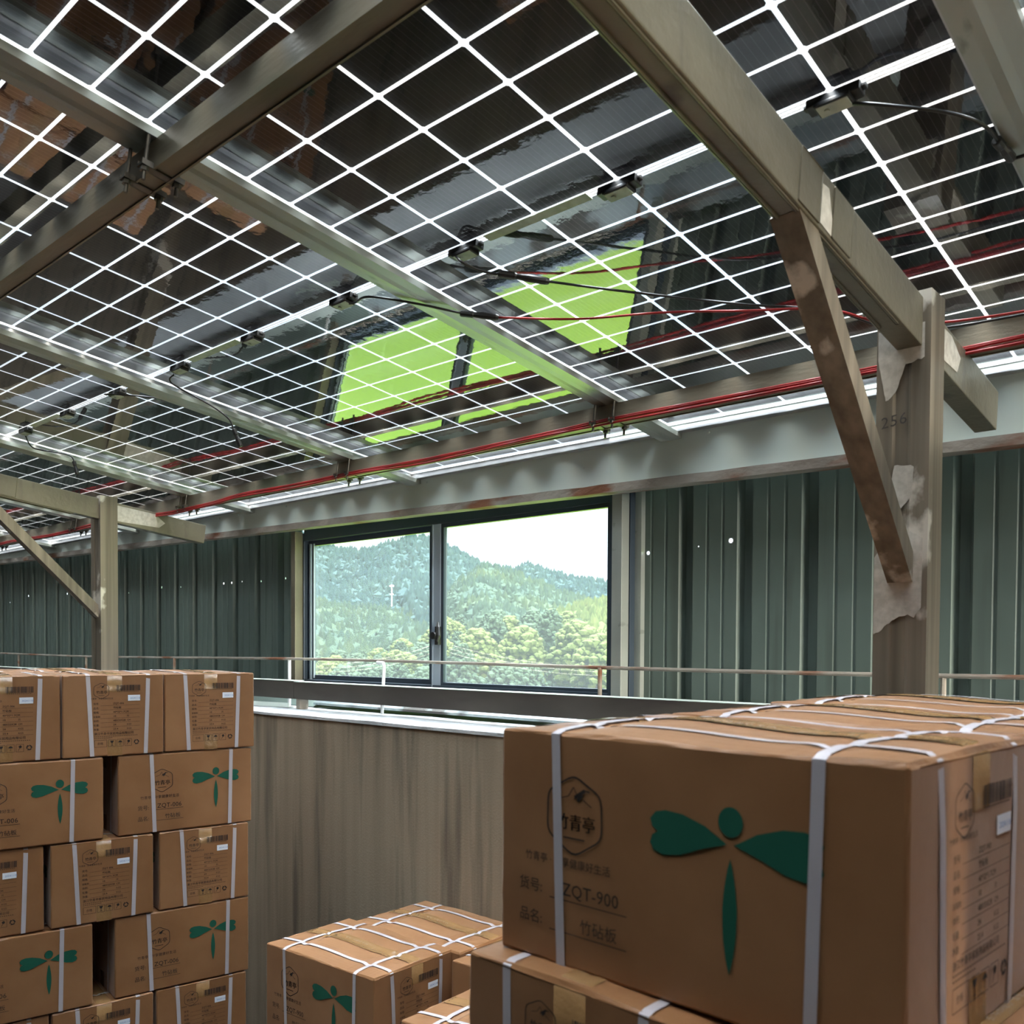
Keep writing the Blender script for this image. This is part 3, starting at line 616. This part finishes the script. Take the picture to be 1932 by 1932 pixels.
def long_print(W, H, code, hx, dx, hs, ds):
    k = Print(W, H); hexa(k, hx, .345, hs)
    k.text('竹青亭 · 分享健康好生活', hx-.155, .565, .0122, 1.02)
    k.text('货号:', hx-.175, .700, .0175); k.text(code, hx-.035, .690, .0215, 1.02); k.line(hx-.075, .712, hx+.155, .712)
    k.text('品名:', hx-.175, .838, .0175); k.text('竹砧板', hx+.02, .828, .0180, 1.05); k.line(hx-.075, .850, hx+.155, .850)
    g = Print(W, H); dragon(g, dx, .355, ds)
    return k.b, g.b
def end_print(W, H, code):
    k = Print(W, H); hexa(k, .37, .195, .050)
    random.seed(3); x = .515
    while x < .755:
        a = random.choice((.0035, .005, .008)); k.rect(x, .125, min(x+a, .757), .198); x += a+random.choice((.003, .005, .006))
    [k.rect(.525+i*.017, .204, .534+i*.017, .210) for i in range(13)]
    k.text('竹青亭 · 分享健康好生活', .262, .298, .0066, 1.02)
    rows = (('货号', code, ''), ('品名', '竹砧板', ''), ('规格', '40*32*1.7CM', ''), ('装箱数', '10', '片'), ('体积', '48X33X28', 'CM'), ('毛重', '24', 'KGS'), ('净重', '23.4', 'KGS'))
    for i, (a, c, d) in enumerate(rows):
        y = .366+i*.0525; k.text(a+':', .290, y, .0086 if len(a) < 3 else .0072); k.text(c, .485, y-.003, .0086, 1.05, .0002)
        if d: k.text(d, .62, y-.003, .0082)
        k.line(.36, y+.012, .752, y+.008, .0006)
    k.text('浙江竹青亭家居用品有限公司', .297, .735, .0098, 1.0, .0003)
    [k.rect(.300+i*.018, .752, .311+i*.018, .758) for i in range(24)]; [k.rect(.300+i*.018, .772, .311+i*.018, .778) for i in range(10)]
    def frame(x0, y0, x1, y1, t=.0009):
        k.line(x0, y0, x1, y0, t); k.line(x1, y0, x1, y1, t); k.line(x1, y1, x0, y1, t); k.line(x0, y1, x0, y0, t)
    frame(.30, .80, .42, .885); k.text('合格', .327, .856, .0095)
    frame(.436, .80, .505, .885); k.poly([(.452, .812), (.490, .812), (.480, .838), (.474, .842), (.474, .868), (.486, .874), (.457, .874), (.469, .868), (.469, .842), (.462, .838)])
    frame(.520, .80, .585, .885); k.poly([(.532, .838), (.540, .822), (.553, .815), (.566, .822), (.574, .838)]); k.line(.553, .838, .553, .868, .0009); k.line(.553, .868, .545, .866, .0009)
    frame(.600, .80, .667, .885); k.poly([(.622, .822), (.640, .810), (.652, .825), (.645, .842), (.630, .844)]); k.line(.634, .842, .618, .872, .0012)
    import math as m_
    for a0 in (90, 210, 330):      # recycling arrows
        P = []
        for t in range(0, 85, 14): a = R(a0-t); P.append((.716+.026*m_.cos(a), .842-.031*m_.sin(a)))
        for t in range(84, -1, -14): a = R(a0-t); P.append((.716+.015*m_.cos(a), .842-.018*m_.sin(a)))
        for i in range(6): k.poly([P[i], P[i+1], P[-2-i], P[-1-i]])
        a = R(a0-84); e = R(a0-112); k.poly([(.716+.034*m_.cos(a), .842-.040*m_.sin(a)), (.716+.020*m_.cos(e), .842-.024*m_.sin(e)), (.716+.008*m_.cos(a), .842-.010*m_.sin(a))])
    s_ = Print(W, H); s_.rect(.632, .252, .755, .325)
    t_ = Print(W, H); t_.text('20241118', .652, .302, .0088, 1.0)
    return k.b, s_.b, t_.b
def top_print(W, H):
    k = Print(W, H)
    k.line(.30, .30, .62, .30, .0010); k.line(.62, .30, .62, .44, .0010); k.line(.62, .44, .30, .44, .0010); k.line(.30, .44, .30, .30, .0010)
    k.text('竹青亭 健康好生活', .315, .40, .0145, 1.0)
    return k.b

def bump_top(x, y, L, W, seed):
    k = 1.0
    if seed > 8: k = 1.45
    return k*bump_top_(x, y, L, W, seed)
def bump_top_(x, y, L, W, seed):
    """how far the lid bulges above nominal"""
    ex = 1-abs(2*x/L)**4; ey = 1-abs(2*y/W)**4
    z = .006*ex*ey + .0045*noise.noise((x*6, y*6, seed)) - .0035*math.exp(-(y/.006)**2)*ex
    for sx in (-.28, .30): z -= .0045*math.exp(-((x-sx*L)/.012)**2)*ey
    for sy in (-.30, .32): z -= .003*math.exp(-((y-sy*W)/.010)**2)*ex
    return z
def make_carton(code, L, W, H, hx, dx, s_long, s_end, seed, name='carton', sticker=True, hs=.076, ds=.086):
    root = empty(name, '', 'carton')
    nx, ny, nzn = 36, 26, 12; b = MB(); g = {}
    def disp(x, y, z):
        # x,y,z on the ideal box; soft bulge of the side walls, rounded edges, worn corners
        fx, fy, fz = 2*x/L, 2*y/W, 2*(z-H/2)/H
        onx, ony, onz = abs(fx) > .999, abs(fy) > .999, abs(fz) > .999
        p = Vector((x, y, z)); r = .0045
        cnt = onx+ony+onz
        if cnt >= 2:
            k = r*(.30 if cnt == 2 else .42)
            if onx: p.x -= math.copysign(k, fx)
            if ony: p.y -= math.copysign(k, fy)
            if onz: p.z -= math.copysign(k, fz)
            j = .0022; q = (x*30+seed, y*30, z*30); p += Vector((noise.noise(q), noise.noise((q[1], q[2], q[0]+5)), noise.noise((q[2]+9, q[0], q[1]))))*j
        elif onz and z > H/2: p.z += bump_top(x, y, L, W, seed)
        elif onx: p.x += math.copysign(.0012*(1-fy**4)*(1-fz**4)+.0010*noise.noise((y*12, z*4, seed)), fx)*(.6)
        elif ony: p.y += math.copysign(.0012*(1-fx**4)*(1-fz**4)+.0010*noise.noise((x*12, z*4, seed)), fy)*(.6)
        return p
    def crd(n, size): # finer near edges
        out = []
        for i in range(n+1):
            t = -1+2*i/n; out.append(size/2*t)
        out = [-size/2, -size/2+.004]+out[1:-1]+[size/2-.004, size/2]; return out
    X, Y, Z = crd(nx, L), crd(ny, W), [z+H/2 for z in crd(nzn, H)]
    idx = {}
    def V(x, y, z):
        k = (round(x, 5), round(y, 5), round(z, 5))
        if k not in idx: idx[k] = len(b.v); b.v.append(tuple(disp(x, y, z)))
        return idx[k]
    def face(A, Bc, f):
        for i in range(len(A)-1):
            for j in range(len(Bc)-1): b.f.append((V(*f(A[i], Bc[j])), V(*f(A[i+1], Bc[j])), V(*f(A[i+1], Bc[j+1])), V(*f(A[i], Bc[j+1])))); b.m.append(0)
    face(X, Y, lambda a, c: (a, c, H)); face(X, Y, lambda a, c: (a, c, 0)); face(X, Z, lambda a, c: (a, -W/2, c)); face(X, Z, lambda a, c: (a, W/2, c)); face(Y, Z, lambda a, c: (-L/2, a, c)); face(Y, Z, lambda a, c: (L/2, a, c))
    body = b.obj('box_body', M['cardboard'], parent=root, smooth=False)
    # lid flap seam: two thin board edges meeting along x, and open flap edge slots at the ends
    for sx in (-1, 1):
        b = MB(); m = 14
        for i in range(m):
            ya, yb = -W*.44+W*.88*i/m, -W*.44+W*.88*(i+1)/m
            o1 = .0015+.003*abs(noise.noise((ya*20, seed, sx))); o2 = .0015+.003*abs(noise.noise((yb*20, seed, sx)))
            x = sx*(L/2-.0006)
            b.add([(x, ya, H-.006-o1*.4), (x, yb, H-.006-o2*.4), (x+sx*.0012, yb, H-.003+o2*.3), (x+sx*.0012, ya, H-.003+o1*.3)], ((0, 1, 2, 3),))
        b.obj('flap_edge', M['cardcut'], parent=root)
    # straps: two loops across the long faces, two loops along
    e = .0012; sw = .0135; lf = .0010 if seed < 8 else .0016
    for k, f in enumerate(s_long):
        b = MB(); x = -L/2+f*L; P = []; tilt = (.010, -.006)[k]
        for t in range(37): y = -W/2+W*t/36; P.append((x, y, H+lf+max(bump_top(x+q, y, L, W, seed) for q in (-.006, 0, .006)) if 0 < t < 36 else H-.001))
        for t in range(1, 5): P.append((x+tilt*t/4, W/2+e+.0006, H-H*t/4 if t < 4 else .0015))
        for t in range(1, 5): P.append((x+tilt, W/2-W*t/4 if t < 4 else -W/2, .0004))
        P[-1] = (x+tilt, -W/2-e-.0006, .0015)
        for t in range(1, 5): P.append((x+tilt*(1-t/4), -W/2-e-.0009, H*t/4 if t < 4 else H-.0015))
        n = len(P); vs_ = [(px-sw/2, py, pz) for px, py, pz in P]+[(px+sw/2, py, pz) for px, py, pz in P]
        b.add(vs_, [(i, (i+1) % n, n+(i+1) % n, n+i) for i in range(n)]); b.obj('strap', M['strap'], parent=root, smooth=False)
    for k, f in enumerate(s_end):
        b = MB(); y = -W/2+f*W; P = []; tilt = (.012, -.010)[k]
        for t in range(49): x = -L/2+L*t/48; P.append((x, y, H+lf*1.4+max(bump_top(x, y+q, L, W, seed) for q in (-.006, 0, .006)) if 0 < t < 48 else H-.001))
        for t in range(1, 5): P.append((L/2+e+.0009, y+tilt*t/4, H-H*t/4 if t < 4 else .0015))
        for t in range(1, 5): P.append((L/2-L*t/4 if t < 4 else -L/2, y+tilt, .0008))
        P[-1] = (-L/2-e-.0009, y+tilt, .0015)
        for t in range(1, 5): P.append((-L/2-e-.0009, y+tilt*(1-t/4), H*t/4 if t < 4 else H-.0015))
        n = len(P); vs_ = [(px, py-sw/2, pz) for px, py, pz in P]+[(px, py+sw/2, pz) for px, py, pz in P]
        b.add(vs_, [(i, (i+1) % n, n+(i+1) % n, n+i) for i in range(n)]); b.obj('strap', M['strap'], parent=root, smooth=False)
    # tape over the seam, down both ends
    b = MB(); tw = .024
    Ptop = [(-L/2-e, 0, H-.055), (-L/2-e, 0, H-.004)]+[(-L/2+L*t/44, 0, 0) for t in range(1, 44)]+[(L/2+e, 0, H-.004), (L/2+e, 0, H-.058)]
    rows = []
    for q, (x, _, z) in enumerate(Ptop):
        r_ = []
        for yy in (-tw, -tw*.5, 0, tw*.5, tw):
            if 2 <= q < len(Ptop)-2: r_.append((x, yy, H+.0010+(.0008 if seed > 8 else 0)+bump_top(x, yy, L, W, seed)+.0008*noise.noise((x*60, yy*60, 1))))
            else: r_.append((x, yy, z))
        rows.append(r_)
    o = len(b.v); 
    for r_ in rows: b.v += r_
    for i in range(len(rows)-1):
        for j in range(4): b.f.append((o+i*5+j, o+i*5+j+1, o+(i+1)*5+j+1, o+(i+1)*5+j)); b.m.append(0)
    for sx in (-1, 1): b.add([(sx*(L/2+e), -tw, 0), (sx*(L/2+e), tw, 0), (sx*(L/2+e), tw*.95, .052), (sx*(L/2+e), -tw*1.05, .055)], ((0, 1, 2, 3),))
    b.obj('packing_tape', M['tape'], parent=root, smooth=True)
    def lay(mb, fn, nm, m, par):
        mb.v = [tuple(fn(*v)) for v in mb.v]; return mb.obj(nm, m, parent=par)
    k, g_ = long_print(L, H, code, hx, dx, hs, ds)
    front = lambda x, y, z: (x-L/2, -W/2-.0017, y)
    lay(k, front, 'black_print', M['ink'], root); lay(g_, front, 'dragonfly_emblem', M['green'], root)
    k, s_, t_ = end_print(W, H, code)
    lay(k, lambda x, y, z: (L/2+.0017, x-W/2, y), 'label_print', M['ink'], root)
    if sticker:
        st = lay(s_, lambda x, y, z: (L/2+.0019, x-W/2, y), 'date_sticker', M['sticker'], root)
        lay(t_, lambda x, y, z: (L/2+.0022, x-W/2, y), 'date_print', M['blueink'], st)
    k = top_print(L, W)
    lay(k, lambda x, y, z: (x-L/2, y-W/2-.03, H+.0012+bump_top(x-L/2, y-W/2-.03, L, W, seed)), 'lid_print', M['faint'], root)
    return root
protos = {}
protos['a'] = make_carton('ZQT-006', .476, .328, .2755, .31, .715, (.235, .835), (.22, .82), 1.)
protos['b'] = make_carton('ZQT-006', .474, .326, .2750, .31, .715, (.20, .80), (.24, .84), 7.)
protos['c'] = make_carton('ZQT-900', .506, .342, .2760, .243, .655, (.185, .838), (.20, .80), 4., hs=.086, ds=.099)
protos['d'] = make_carton('ZQT-900', .506, .342, .2760, .243, .655, (.185, .838), (.20, .80), 9., hs=.086, ds=.099)
used = {}
def put(kind, x, y, z, rz, label, group, tilt=(0, 0)):
    loc = (x, y, z); rot = (tilt[0], tilt[1], rz)
    if kind not in used:
        used[kind] = 1; r = protos[kind]; r.location = loc; r.rotation_euler = rot; r['label'] = label; r['group'] = group; return r
    return dup(protos[kind], loc, rot, label, group)

# left stack: faces +x, ends and long sides alternate by row
th = R(80.53); d = Vector((math.cos(th), math.sin(th))); nrm = Vector((d.y, -d.x)); O2 = Vector((-2.972, 2.0))
GL = 'cartons of the left stack by the wall'
Z0 = -.0942; RH = .28
def on_face(a0, a1, row, face, kind, label, back=0., inset=0., group=GL):
    """carton whose visible face spans a0..a1 along the stack front; row 0 = top"""
    depth = .476 if face == 'end' else .328
    c = O2 + d*(a0+a1)/2 - nrm*(depth/2+inset+back)
    z = Z0-(row+1)*RH+.0022
    rz = (th if face == 'long' else th-PI/2)+R(.5)*noise.noise((a0*7, row, 2))
    return put(kind, c.x, c.y, z, rz, label, group)
T = lambda r: ['topmost row', 'second row', 'third row', 'fourth row', 'fifth row', 'floor row'][r]
rowsE = {0: ((-.131, -.454), (-.460, -.788), (-.794, -1.12)), 2: ((-.151, -.476), (-.500, -.826), (-.848, -1.17)), 4: ((-.163, -.488), (-.500, -.826), (-.835, -1.16))}
rowsL = {1: ((-.144, -.610), (-.662, -1.136)), 3: ((-.155, -.622), (-.700, -1.172)), 5: ((-.150, -.624), (-.640, -1.114))}
which = {0: 'nearest the wall', 1: 'the middle one', 2: 'cut by the picture edge'}
for r_, l in rowsE.items():
    for i, (a1, a0) in enumerate(l):
        on_face(a0, a1, r_, 'end', 'a' if (i+r_//2) % 2 == 0 else 'b', 'carton showing its data label, %s of the left stack, %s' % (T(r_), which[i]), inset=(.004, 0, .006)[i])
whl = {0: 'nearest the wall', 1: 'cut by the picture edge'}
for r_, l in rowsL.items():
    for i, (a1, a0) in enumerate(l):
        kd = 'a' if i == 0 else 'b'
        if r_ == 5: on_face(a0, a1, r_, 'long', kd, 'brown carton on the floor under the left stack, %s' % whl[i])
        else: on_face(a0, a1, r_, 'long', kd, 'carton with dragonfly emblem, %s of the left stack, %s' % (T(r_), whl[i]), inset=(.006, 0)[i])
# behind the long-side rows there is a second layer inside the stack, and a second column at the back
for r_, l in rowsL.items():
    pass
for r_ in range(6):
    for i, (a1, a0) in enumerate(((-.50, -.826), (-.832, -1.158))):
        on_face(a0, a1, r_, 'end', 'b', ('brown carton in the top row of the back column, %s' % ('in front of the left post', 'cut by the left picture edge')[i]) if r_ == 0 else 'brown carton hidden in the back column of the left stack', back=.50, group=GL if r_ == 0 else 'hidden cartons of the back column')

# right stack in the foreground
GR = 'cartons of the foreground stack at right'
ar = R(-3.6); dr = Vector((math.cos(ar), math.sin(ar))); nr = Vector((-dr.y, dr.x)); A2 = Vector((-.772, .836))
ZR = -.0965
def right(a0, b0, row, face, label, dz=0., group=GR, tilt=(0, 0), rot=0.):
    L, W = .506, .342
    if face == 'long': c = A2+dr*(a0+L/2)+nr*(b0+W/2); rz = ar
    else: c = A2+dr*(a0+W/2)+nr*(b0+L/2); rz = ar-PI/2
    z = ZR-(row+1)*.28+.002+dz
    return put('d' if row == 0 else 'c', c.x, c.y, z, rz+rot, label, group, tilt)
right(0, 0, 0, 'long', 'large brown carton in the right foreground with big dark green dragonfly emblem')
right(.004, .350, 0, 'long', 'carton directly behind the foreground one, lid crossed by straps, top layer', dz=.003)
right(-.03, .700, 0, 'long', 'rear carton of the top layer of the right stack, under the right post', dz=.006)
lab2 = {(0, 0): 'carton under the foreground one, its left corner sticking out', (1, 0): 'carton at the bottom right corner under the foreground one', (0, 1): 'second-layer carton of the right stack, behind the protruding corner one', (1, 1): 'carton in the second layer of the right stack at its rear right'}
def endbox(a0, b0, row, label, group=GR):
    L, W = .506, .342; c = A2+dr*(a0+W/2)+nr*(b0+L/2); return put('c', c.x, c.y, ZR-(row+1)*.28+.002, ar-PI/2, label, group)
for (i, j), lab in lab2.items(): endbox(-.022+i*.350, -.035+j*.50, 1, lab)
for row in range(2, 6):
    for i in range(2):
        for j in range(2):
            if row % 2: endbox(-.022+i*.350, -.03+j*.50, row, 'brown carton in the lower layers under the right foreground stack', 'lower cartons of the foreground stack')
    if row % 2 == 0:
        for j in range(2): right(0.0, j*.350, row, 'long', 'brown carton in the lower layers under the right foreground stack', group='lower cartons of the foreground stack')
        right(0.0, .700, row, 'long', 'brown carton in the lower layers under the right foreground stack', group='lower cartons of the foreground stack')

GN = 'cartons of the light-blocking stack added right of the view'  # unseen cartons added to block light coming from the east side
for row in range(-2, 6):
    for j in range(-1, 3):
        put('c', .32, 1.10+j*.37, ZR-(row+1)*.28+.002, 0, 'brown carton in the unseen stack added at right to block light', GN)
# low pile in the middle against the wall
GC = 'cartons of the low middle pile'
ZC = -.940
def mid(x, y, rz, row, label, group=GC, tilt=(0, 0)):
    return put('d' if row == 0 else 'c', x, y, ZC-(row+1)*.278+.002, rz, label, group, tilt)
am = R(2.9)
for row in range(3):
    hid = row > 0
    hl = 'brown carton in the lower layers of the low middle pile'
    hg = 'lower cartons of the middle pile'
    mid(-2.257, 1.617+.171+.002, am, row, hl if hid else 'sunlit carton in front left of the low middle pile, shiny tape on its lid', hg if hid else GC)
    mid(-2.232, 2.140-.024, R(1.5), row, hl if hid else 'carton at the back of the low middle pile against the concrete wall', hg if hid else GC)
    mid(-1.705, 2.075, R(1.5), row, hl if hid else 'carton of the middle pile mostly hidden behind the foreground stack corner', hg if hid else GC)
    mid(-1.490, 1.690, R(4), row, hl if hid else 'carton at the bottom centre with crumpled shiny tape, below the low middle pile', hg if hid else GC)

# ------------------------------------------------------------------ outside
GZ = -7.5
b = MB(); n = 24
for i in range(n):
    for j in range(n):
        f = lambda i, j: (-900+1500*i/n, 3.5+600*(j/n)**2.2, GZ+1.2*noise.noise((i*.7, j*.7, 0))*(j > 2))
        b.add([f(i, j), f(i+1, j), f(i+1, j+1), f(i, j+1)], ((0, 1, 2, 3),))
o = b.obj('meadow', M['field'], base=False); tag(o, 'bright yellow-green field below and beyond the window', 'field'); struct(o)
b = MB(); b.box((XL-2, YB-2, GZ-1), (XR+2, 3.2, FLOOR-.16)); struct(b.obj('wall_base', M['plaster']))

def az(u, v=1224):
    q = f2 + r3*((u-PX)/F_PX) + u3*((PY-v)/F_PX); return q
def hill(pts, dist, depth, mname, name, label, zb=GZ, crown=6., count_=900, cmat='forest_far_haze', conif=.5, seed=1, jitter=.35, vmin=None, soil='hillsoil'):
    """a hillside: ridge line given by bearing and height, falling towards the viewer; canopy of crowns standing on it"""
    random.seed(seed)
    n = 60; m = 14; us = [pts[0][0]+(pts[-1][0]-pts[0][0])*i/n for i in range(n+1)]
    def ridge(u):
        for (a, va), (c, vc) in zip(pts, pts[1:]):
            if a <= u <= c: t = (u-a)/(c-a); t = t*t*(3-2*t)*.5+t*.5; return va+(vc-va)*t
        return pts[-1][1]
    def P(u, t):
        # t=0 ridge, t=1 foot
        q = az(u, ridge(u)); k = dist/math.hypot(q.x, q.y); r = q*k
        q2 = az(u); k2 = (dist-depth)/math.hypot(q2.x, q2.y); foot = Vector((q2.x*k2, q2.y*k2, zb))
        s = t; z = r.z+(foot.z-r.z)*(1-(1-t)**1.25)
        p = r.lerp(foot, t); p.z = z + depth*.035*noise.noise((u*.012, t*3, seed))*math.sin(PI*t); return p
    b = MB(); o_ = len(b.v)
    for i in range(n+1):
        for j in range(m+1): b.v.append(tuple(P(us[i], j/m)))
    for i in range(n):
        for j in range(m): b.f.append((i*(m+1)+j, (i+1)*(m+1)+j, (i+1)*(m+1)+j+1, i*(m+1)+j+1)); b.m.append(0)
    base = b.obj(name, M[soil], base=False); struct(base)
    bm = bmesh.new(); bmesh.ops.create_icosphere(bm, subdivisions=1, radius=1); bm.verts.ensure_lookup_table()
    IV = [v.co.copy() for v in bm.verts]; IF = [tuple(v.index for v in f.verts) for f in bm.faces]; bm.free()
    c = MB()
    for k in range(count_):
        u = random.uniform(pts[0][0], pts[-1][0]); t = random.random()**1.15*(vmin or 1.)
        if k < count_*.18: t = random.random()*.03
        p = P(u, t); s = crown*random.uniform(.6, 1.35)
        con = random.random() < conif
        sx, sz = (s*.34, s*.95) if con else (s*.62, s*.58)
        rz = random.random()*6.28; vs_ = []
        for v in IV:
            q = Vector((v.x*math.cos(rz)-v.y*math.sin(rz), v.x*math.sin(rz)+v.y*math.cos(rz), v.z))
            taper = (1-.42*(q.z+.2)) if con else 1
            f_ = 1+jitter*noise.noise((q.x*2.1+k, q.y*2.1, q.z*2.1))
            vs_.append((p.x+q.x*sx*taper*f_, p.y+q.y*sx*taper*f_, p.z+sz*.45+q.z*sz*f_))
        c.add(vs_, IF)
    co = c.obj('forest_canopy', M[cmat], base=False); tag(co, label, 'forest', kind='stuff')
hill([(540, 1004), (600, 1034), (640, 1050), (690, 1052), (730, 1040), (780, 1024), (820, 1030), (850, 1046), (880, 1062), (920, 1082), (960, 1105), (1000, 1130), (1060, 1160)], 620, 330, None, 'hill', 'haze-tinted forest on the high hill in the left half of the window', crown=4.6, count_=9000, cmat='forest_far_haze', conif=.55, seed=2)
hill([(840, 1140), (880, 1086), (930, 1080), (975, 1084), (995, 1074), (1040, 1090), (1090, 1102), (1150, 1110), (1200, 1106)], 760, 380, None, 'hill', 'distant haze-tinted forest ridge in the right part of the window', crown=5, count_=4500, cmat='forest_far_haze', conif=.6, seed=3)
hill([(790, 1250), (815, 1185), (840, 1140), (870, 1105), (915, 1080), (960, 1092), (1010, 1112), (1060, 1132), (1120, 1150), (1200, 1160)], 430, 230, None, 'hill', 'mid-green wooded spur behind the window right pane', crown=3.6, count_=7500, cmat='forest_mid', conif=.35, seed=4)
hill([(540, 1120), (600, 1150), (650, 1160), (700, 1162), (760, 1170), (820, 1190), (860, 1230), (900, 1245)], 400, 230, None, 'hill', 'wooded lower slope in the left pane of the window', crown=3.6, count_=5500, cmat='forest_mid', conif=.3, seed=5)
hill([(930, 1262), (980, 1228), (1020, 1195), (1060, 1172), (1110, 1158), (1150, 1150), (1210, 1140)], 250, 120, None, 'hill', 'sunlit yellow-green woods on the slope at the right of the window', crown=2.8, count_=3500, cmat='tree_yellow', conif=.55, seed=6)
# nearer single trees
def make_tree(seed, m, conif):
    random.seed(seed); bm = bmesh.new(); bmesh.ops.create_icosphere(bm, subdivisions=1, radius=1); IV = [v.co.copy() for v in bm.verts]; bm.faces.ensure_lookup_table()
    IF = [tuple(v.index for v in f.verts) for f in bm.faces]; bm.free(); c = MB()
    nb = 420
    for k in range(nb):
        t = k/nb; a = k*2.4; hgt = .25+.75*t; rad = (.40*(1-t*.9)+.03) if conif else .36*math.sin(PI*min(1, .18+t*.80))**.6
        x, y = rad*math.cos(a)*random.uniform(.3, 1), rad*math.sin(a)*random.uniform(.3, 1); s = (.062*(1-t*.6) if conif else .056)*random.uniform(.6, 1.3)
        rr_ = 1; c.add([(x+v.x*s*(1+.5*noise.noise((v.x*3+k, v.y*3, v.z*3))), y+v.y*s*(1+.5*noise.noise((v.x*3+k, v.y*3+4, v.z*3))), hgt+v.z*s*.8*(1+.5*noise.noise((v.x*3+k+8, v.y*3, v.z*3)))) for v in IV], IF)
    root = empty('tree', '', 'tree'); c.obj('crown', M[m], parent=root); tk = MB(); tk.tube([(0, 0, 0), (0.01, 0, .4), (0, 0, .9)], [.03, .022, .006], 6); tk.obj('trunk', M['bark'], parent=root)
    return root
trees = [make_tree(11, 'tree_green', False), make_tree(12, 'tree_yellow', False), make_tree(13, 'tree_green', True), make_tree(14, 'tree_yellow', True)]
tl = ['grey-green broadleaf tree low in the window view', 'bright yellow-green broadleaf tree low in the window view', 'grey-green pointed tree low in the window view', 'yellow-green pointed tree low in the window view']
tused = set(); random.seed(21)
spec = []
for i in range(75):
    u = random.uniform(575, 1165)
    if u < 815: top = random.uniform(1205, 1262); 
    else: top = random.uniform(1150, 1262)
    if u < 720 and top < 1225: top += 20
    dist = 60+ (1275-top)*1.5*random.uniform(.85, 1.15)
    spec.append((u, top, dist))
spec += [(935, 1165, 110), (1040, 1150, 120), (900, 1190, 100), (985, 1185, 105), (1090, 1175, 105), (870, 1215, 80), (1130, 1200, 90)]
for i, (u, top, dist) in enumerate(spec):
    q = az(u, top); k = dist/math.hypot(q.x, q.y); tip = q*k
    g0 = GZ; h = max(6., (tip.z-g0)*.9)
    h = min(h, 11.)
    j = random.choice([0, 0, 1, 2]) if u < 960 else random.choice([0, 1, 1, 2, 3])
    rot = (0, 0, random.random()*6.28)
    loc = (tip.x, tip.y, tip.z-h)
    if j not in tused: tused.add(j); r = trees[j]; r.location = loc; r.rotation_euler = rot; r['label'] = tl[j]; r['group'] = tl[j]+'s'
    else: r = dup(trees[j], loc, rot, tl[j], tl[j]+'s')
    r.scale = (h, h, h)
# small mast on the hillside
q = az(739, 1135); k = 380/math.hypot(q.x, q.y); b = MB(); p = q*k
b.tube([p+Vector((0, 0, -2)), p+Vector((0, 0, 7))], .16, 6); b.tube([p+Vector((-1.1, 0, 6.4)), p+Vector((1.1, 0, 6.4))], .3, 6); b.tube([p+Vector((-.8, 0, 3)), p+Vector((.8, 0, 3))], .25, 6)
tag(b.obj('radio_mast', M['white']), 'small white radio mast standing on the hillside in the left pane', 'mast')
for i, (ua, va, ub, vb, lab) in enumerate(((600, 1268, 815, 1232, 'pale power line crossing low in the left pane'), (850, 1232, 1148, 1275, 'pale power line crossing low in the right pane'))):
    a = az(ua, va); c = az(ub, vb); a = a*(70/math.hypot(a.x, a.y)); c = c*(70/math.hypot(c.x, c.y)); b = MB()
    for dz in (0, .5, 1.0): b.tube([a.lerp(c, t/10)+Vector((0, 0, dz*.6-1.6*(t/10)*(1-t/10))) for t in range(11)], .005, 5)
    tag(b.obj('power_line', M['steel']), lab, 'power line')

M['marker'] = mat('marker_ink', (.05, .045, .04), .7)
V_, F_ = text_mesh('256', .034, 1.1); mk = MB(); mk.add([(v[0]-.645-.082, 1.976-.0016, v[1]+.472+.12*v[0]) for v in V_], F_); o = mk.obj('marker_writing', M['marker'], parent=pr_); o.location = -pr_.location
# ------------------------------------------------------------------ lift everything so the floor is z = 0
for o in list(C.objects):
    if o.parent is None and o.type != 'LIGHT': o.location.z += CAMZ
cam.matrix_world = Matrix.Translation((0, 0, CAMZ)) @ Matrix(((r3.x, u3.x, -f2.x, 0), (r3.y, u3.y, -f2.y, 0), (r3.z, u3.z, -f2.z, 0), (0, 0, 0, 1)))
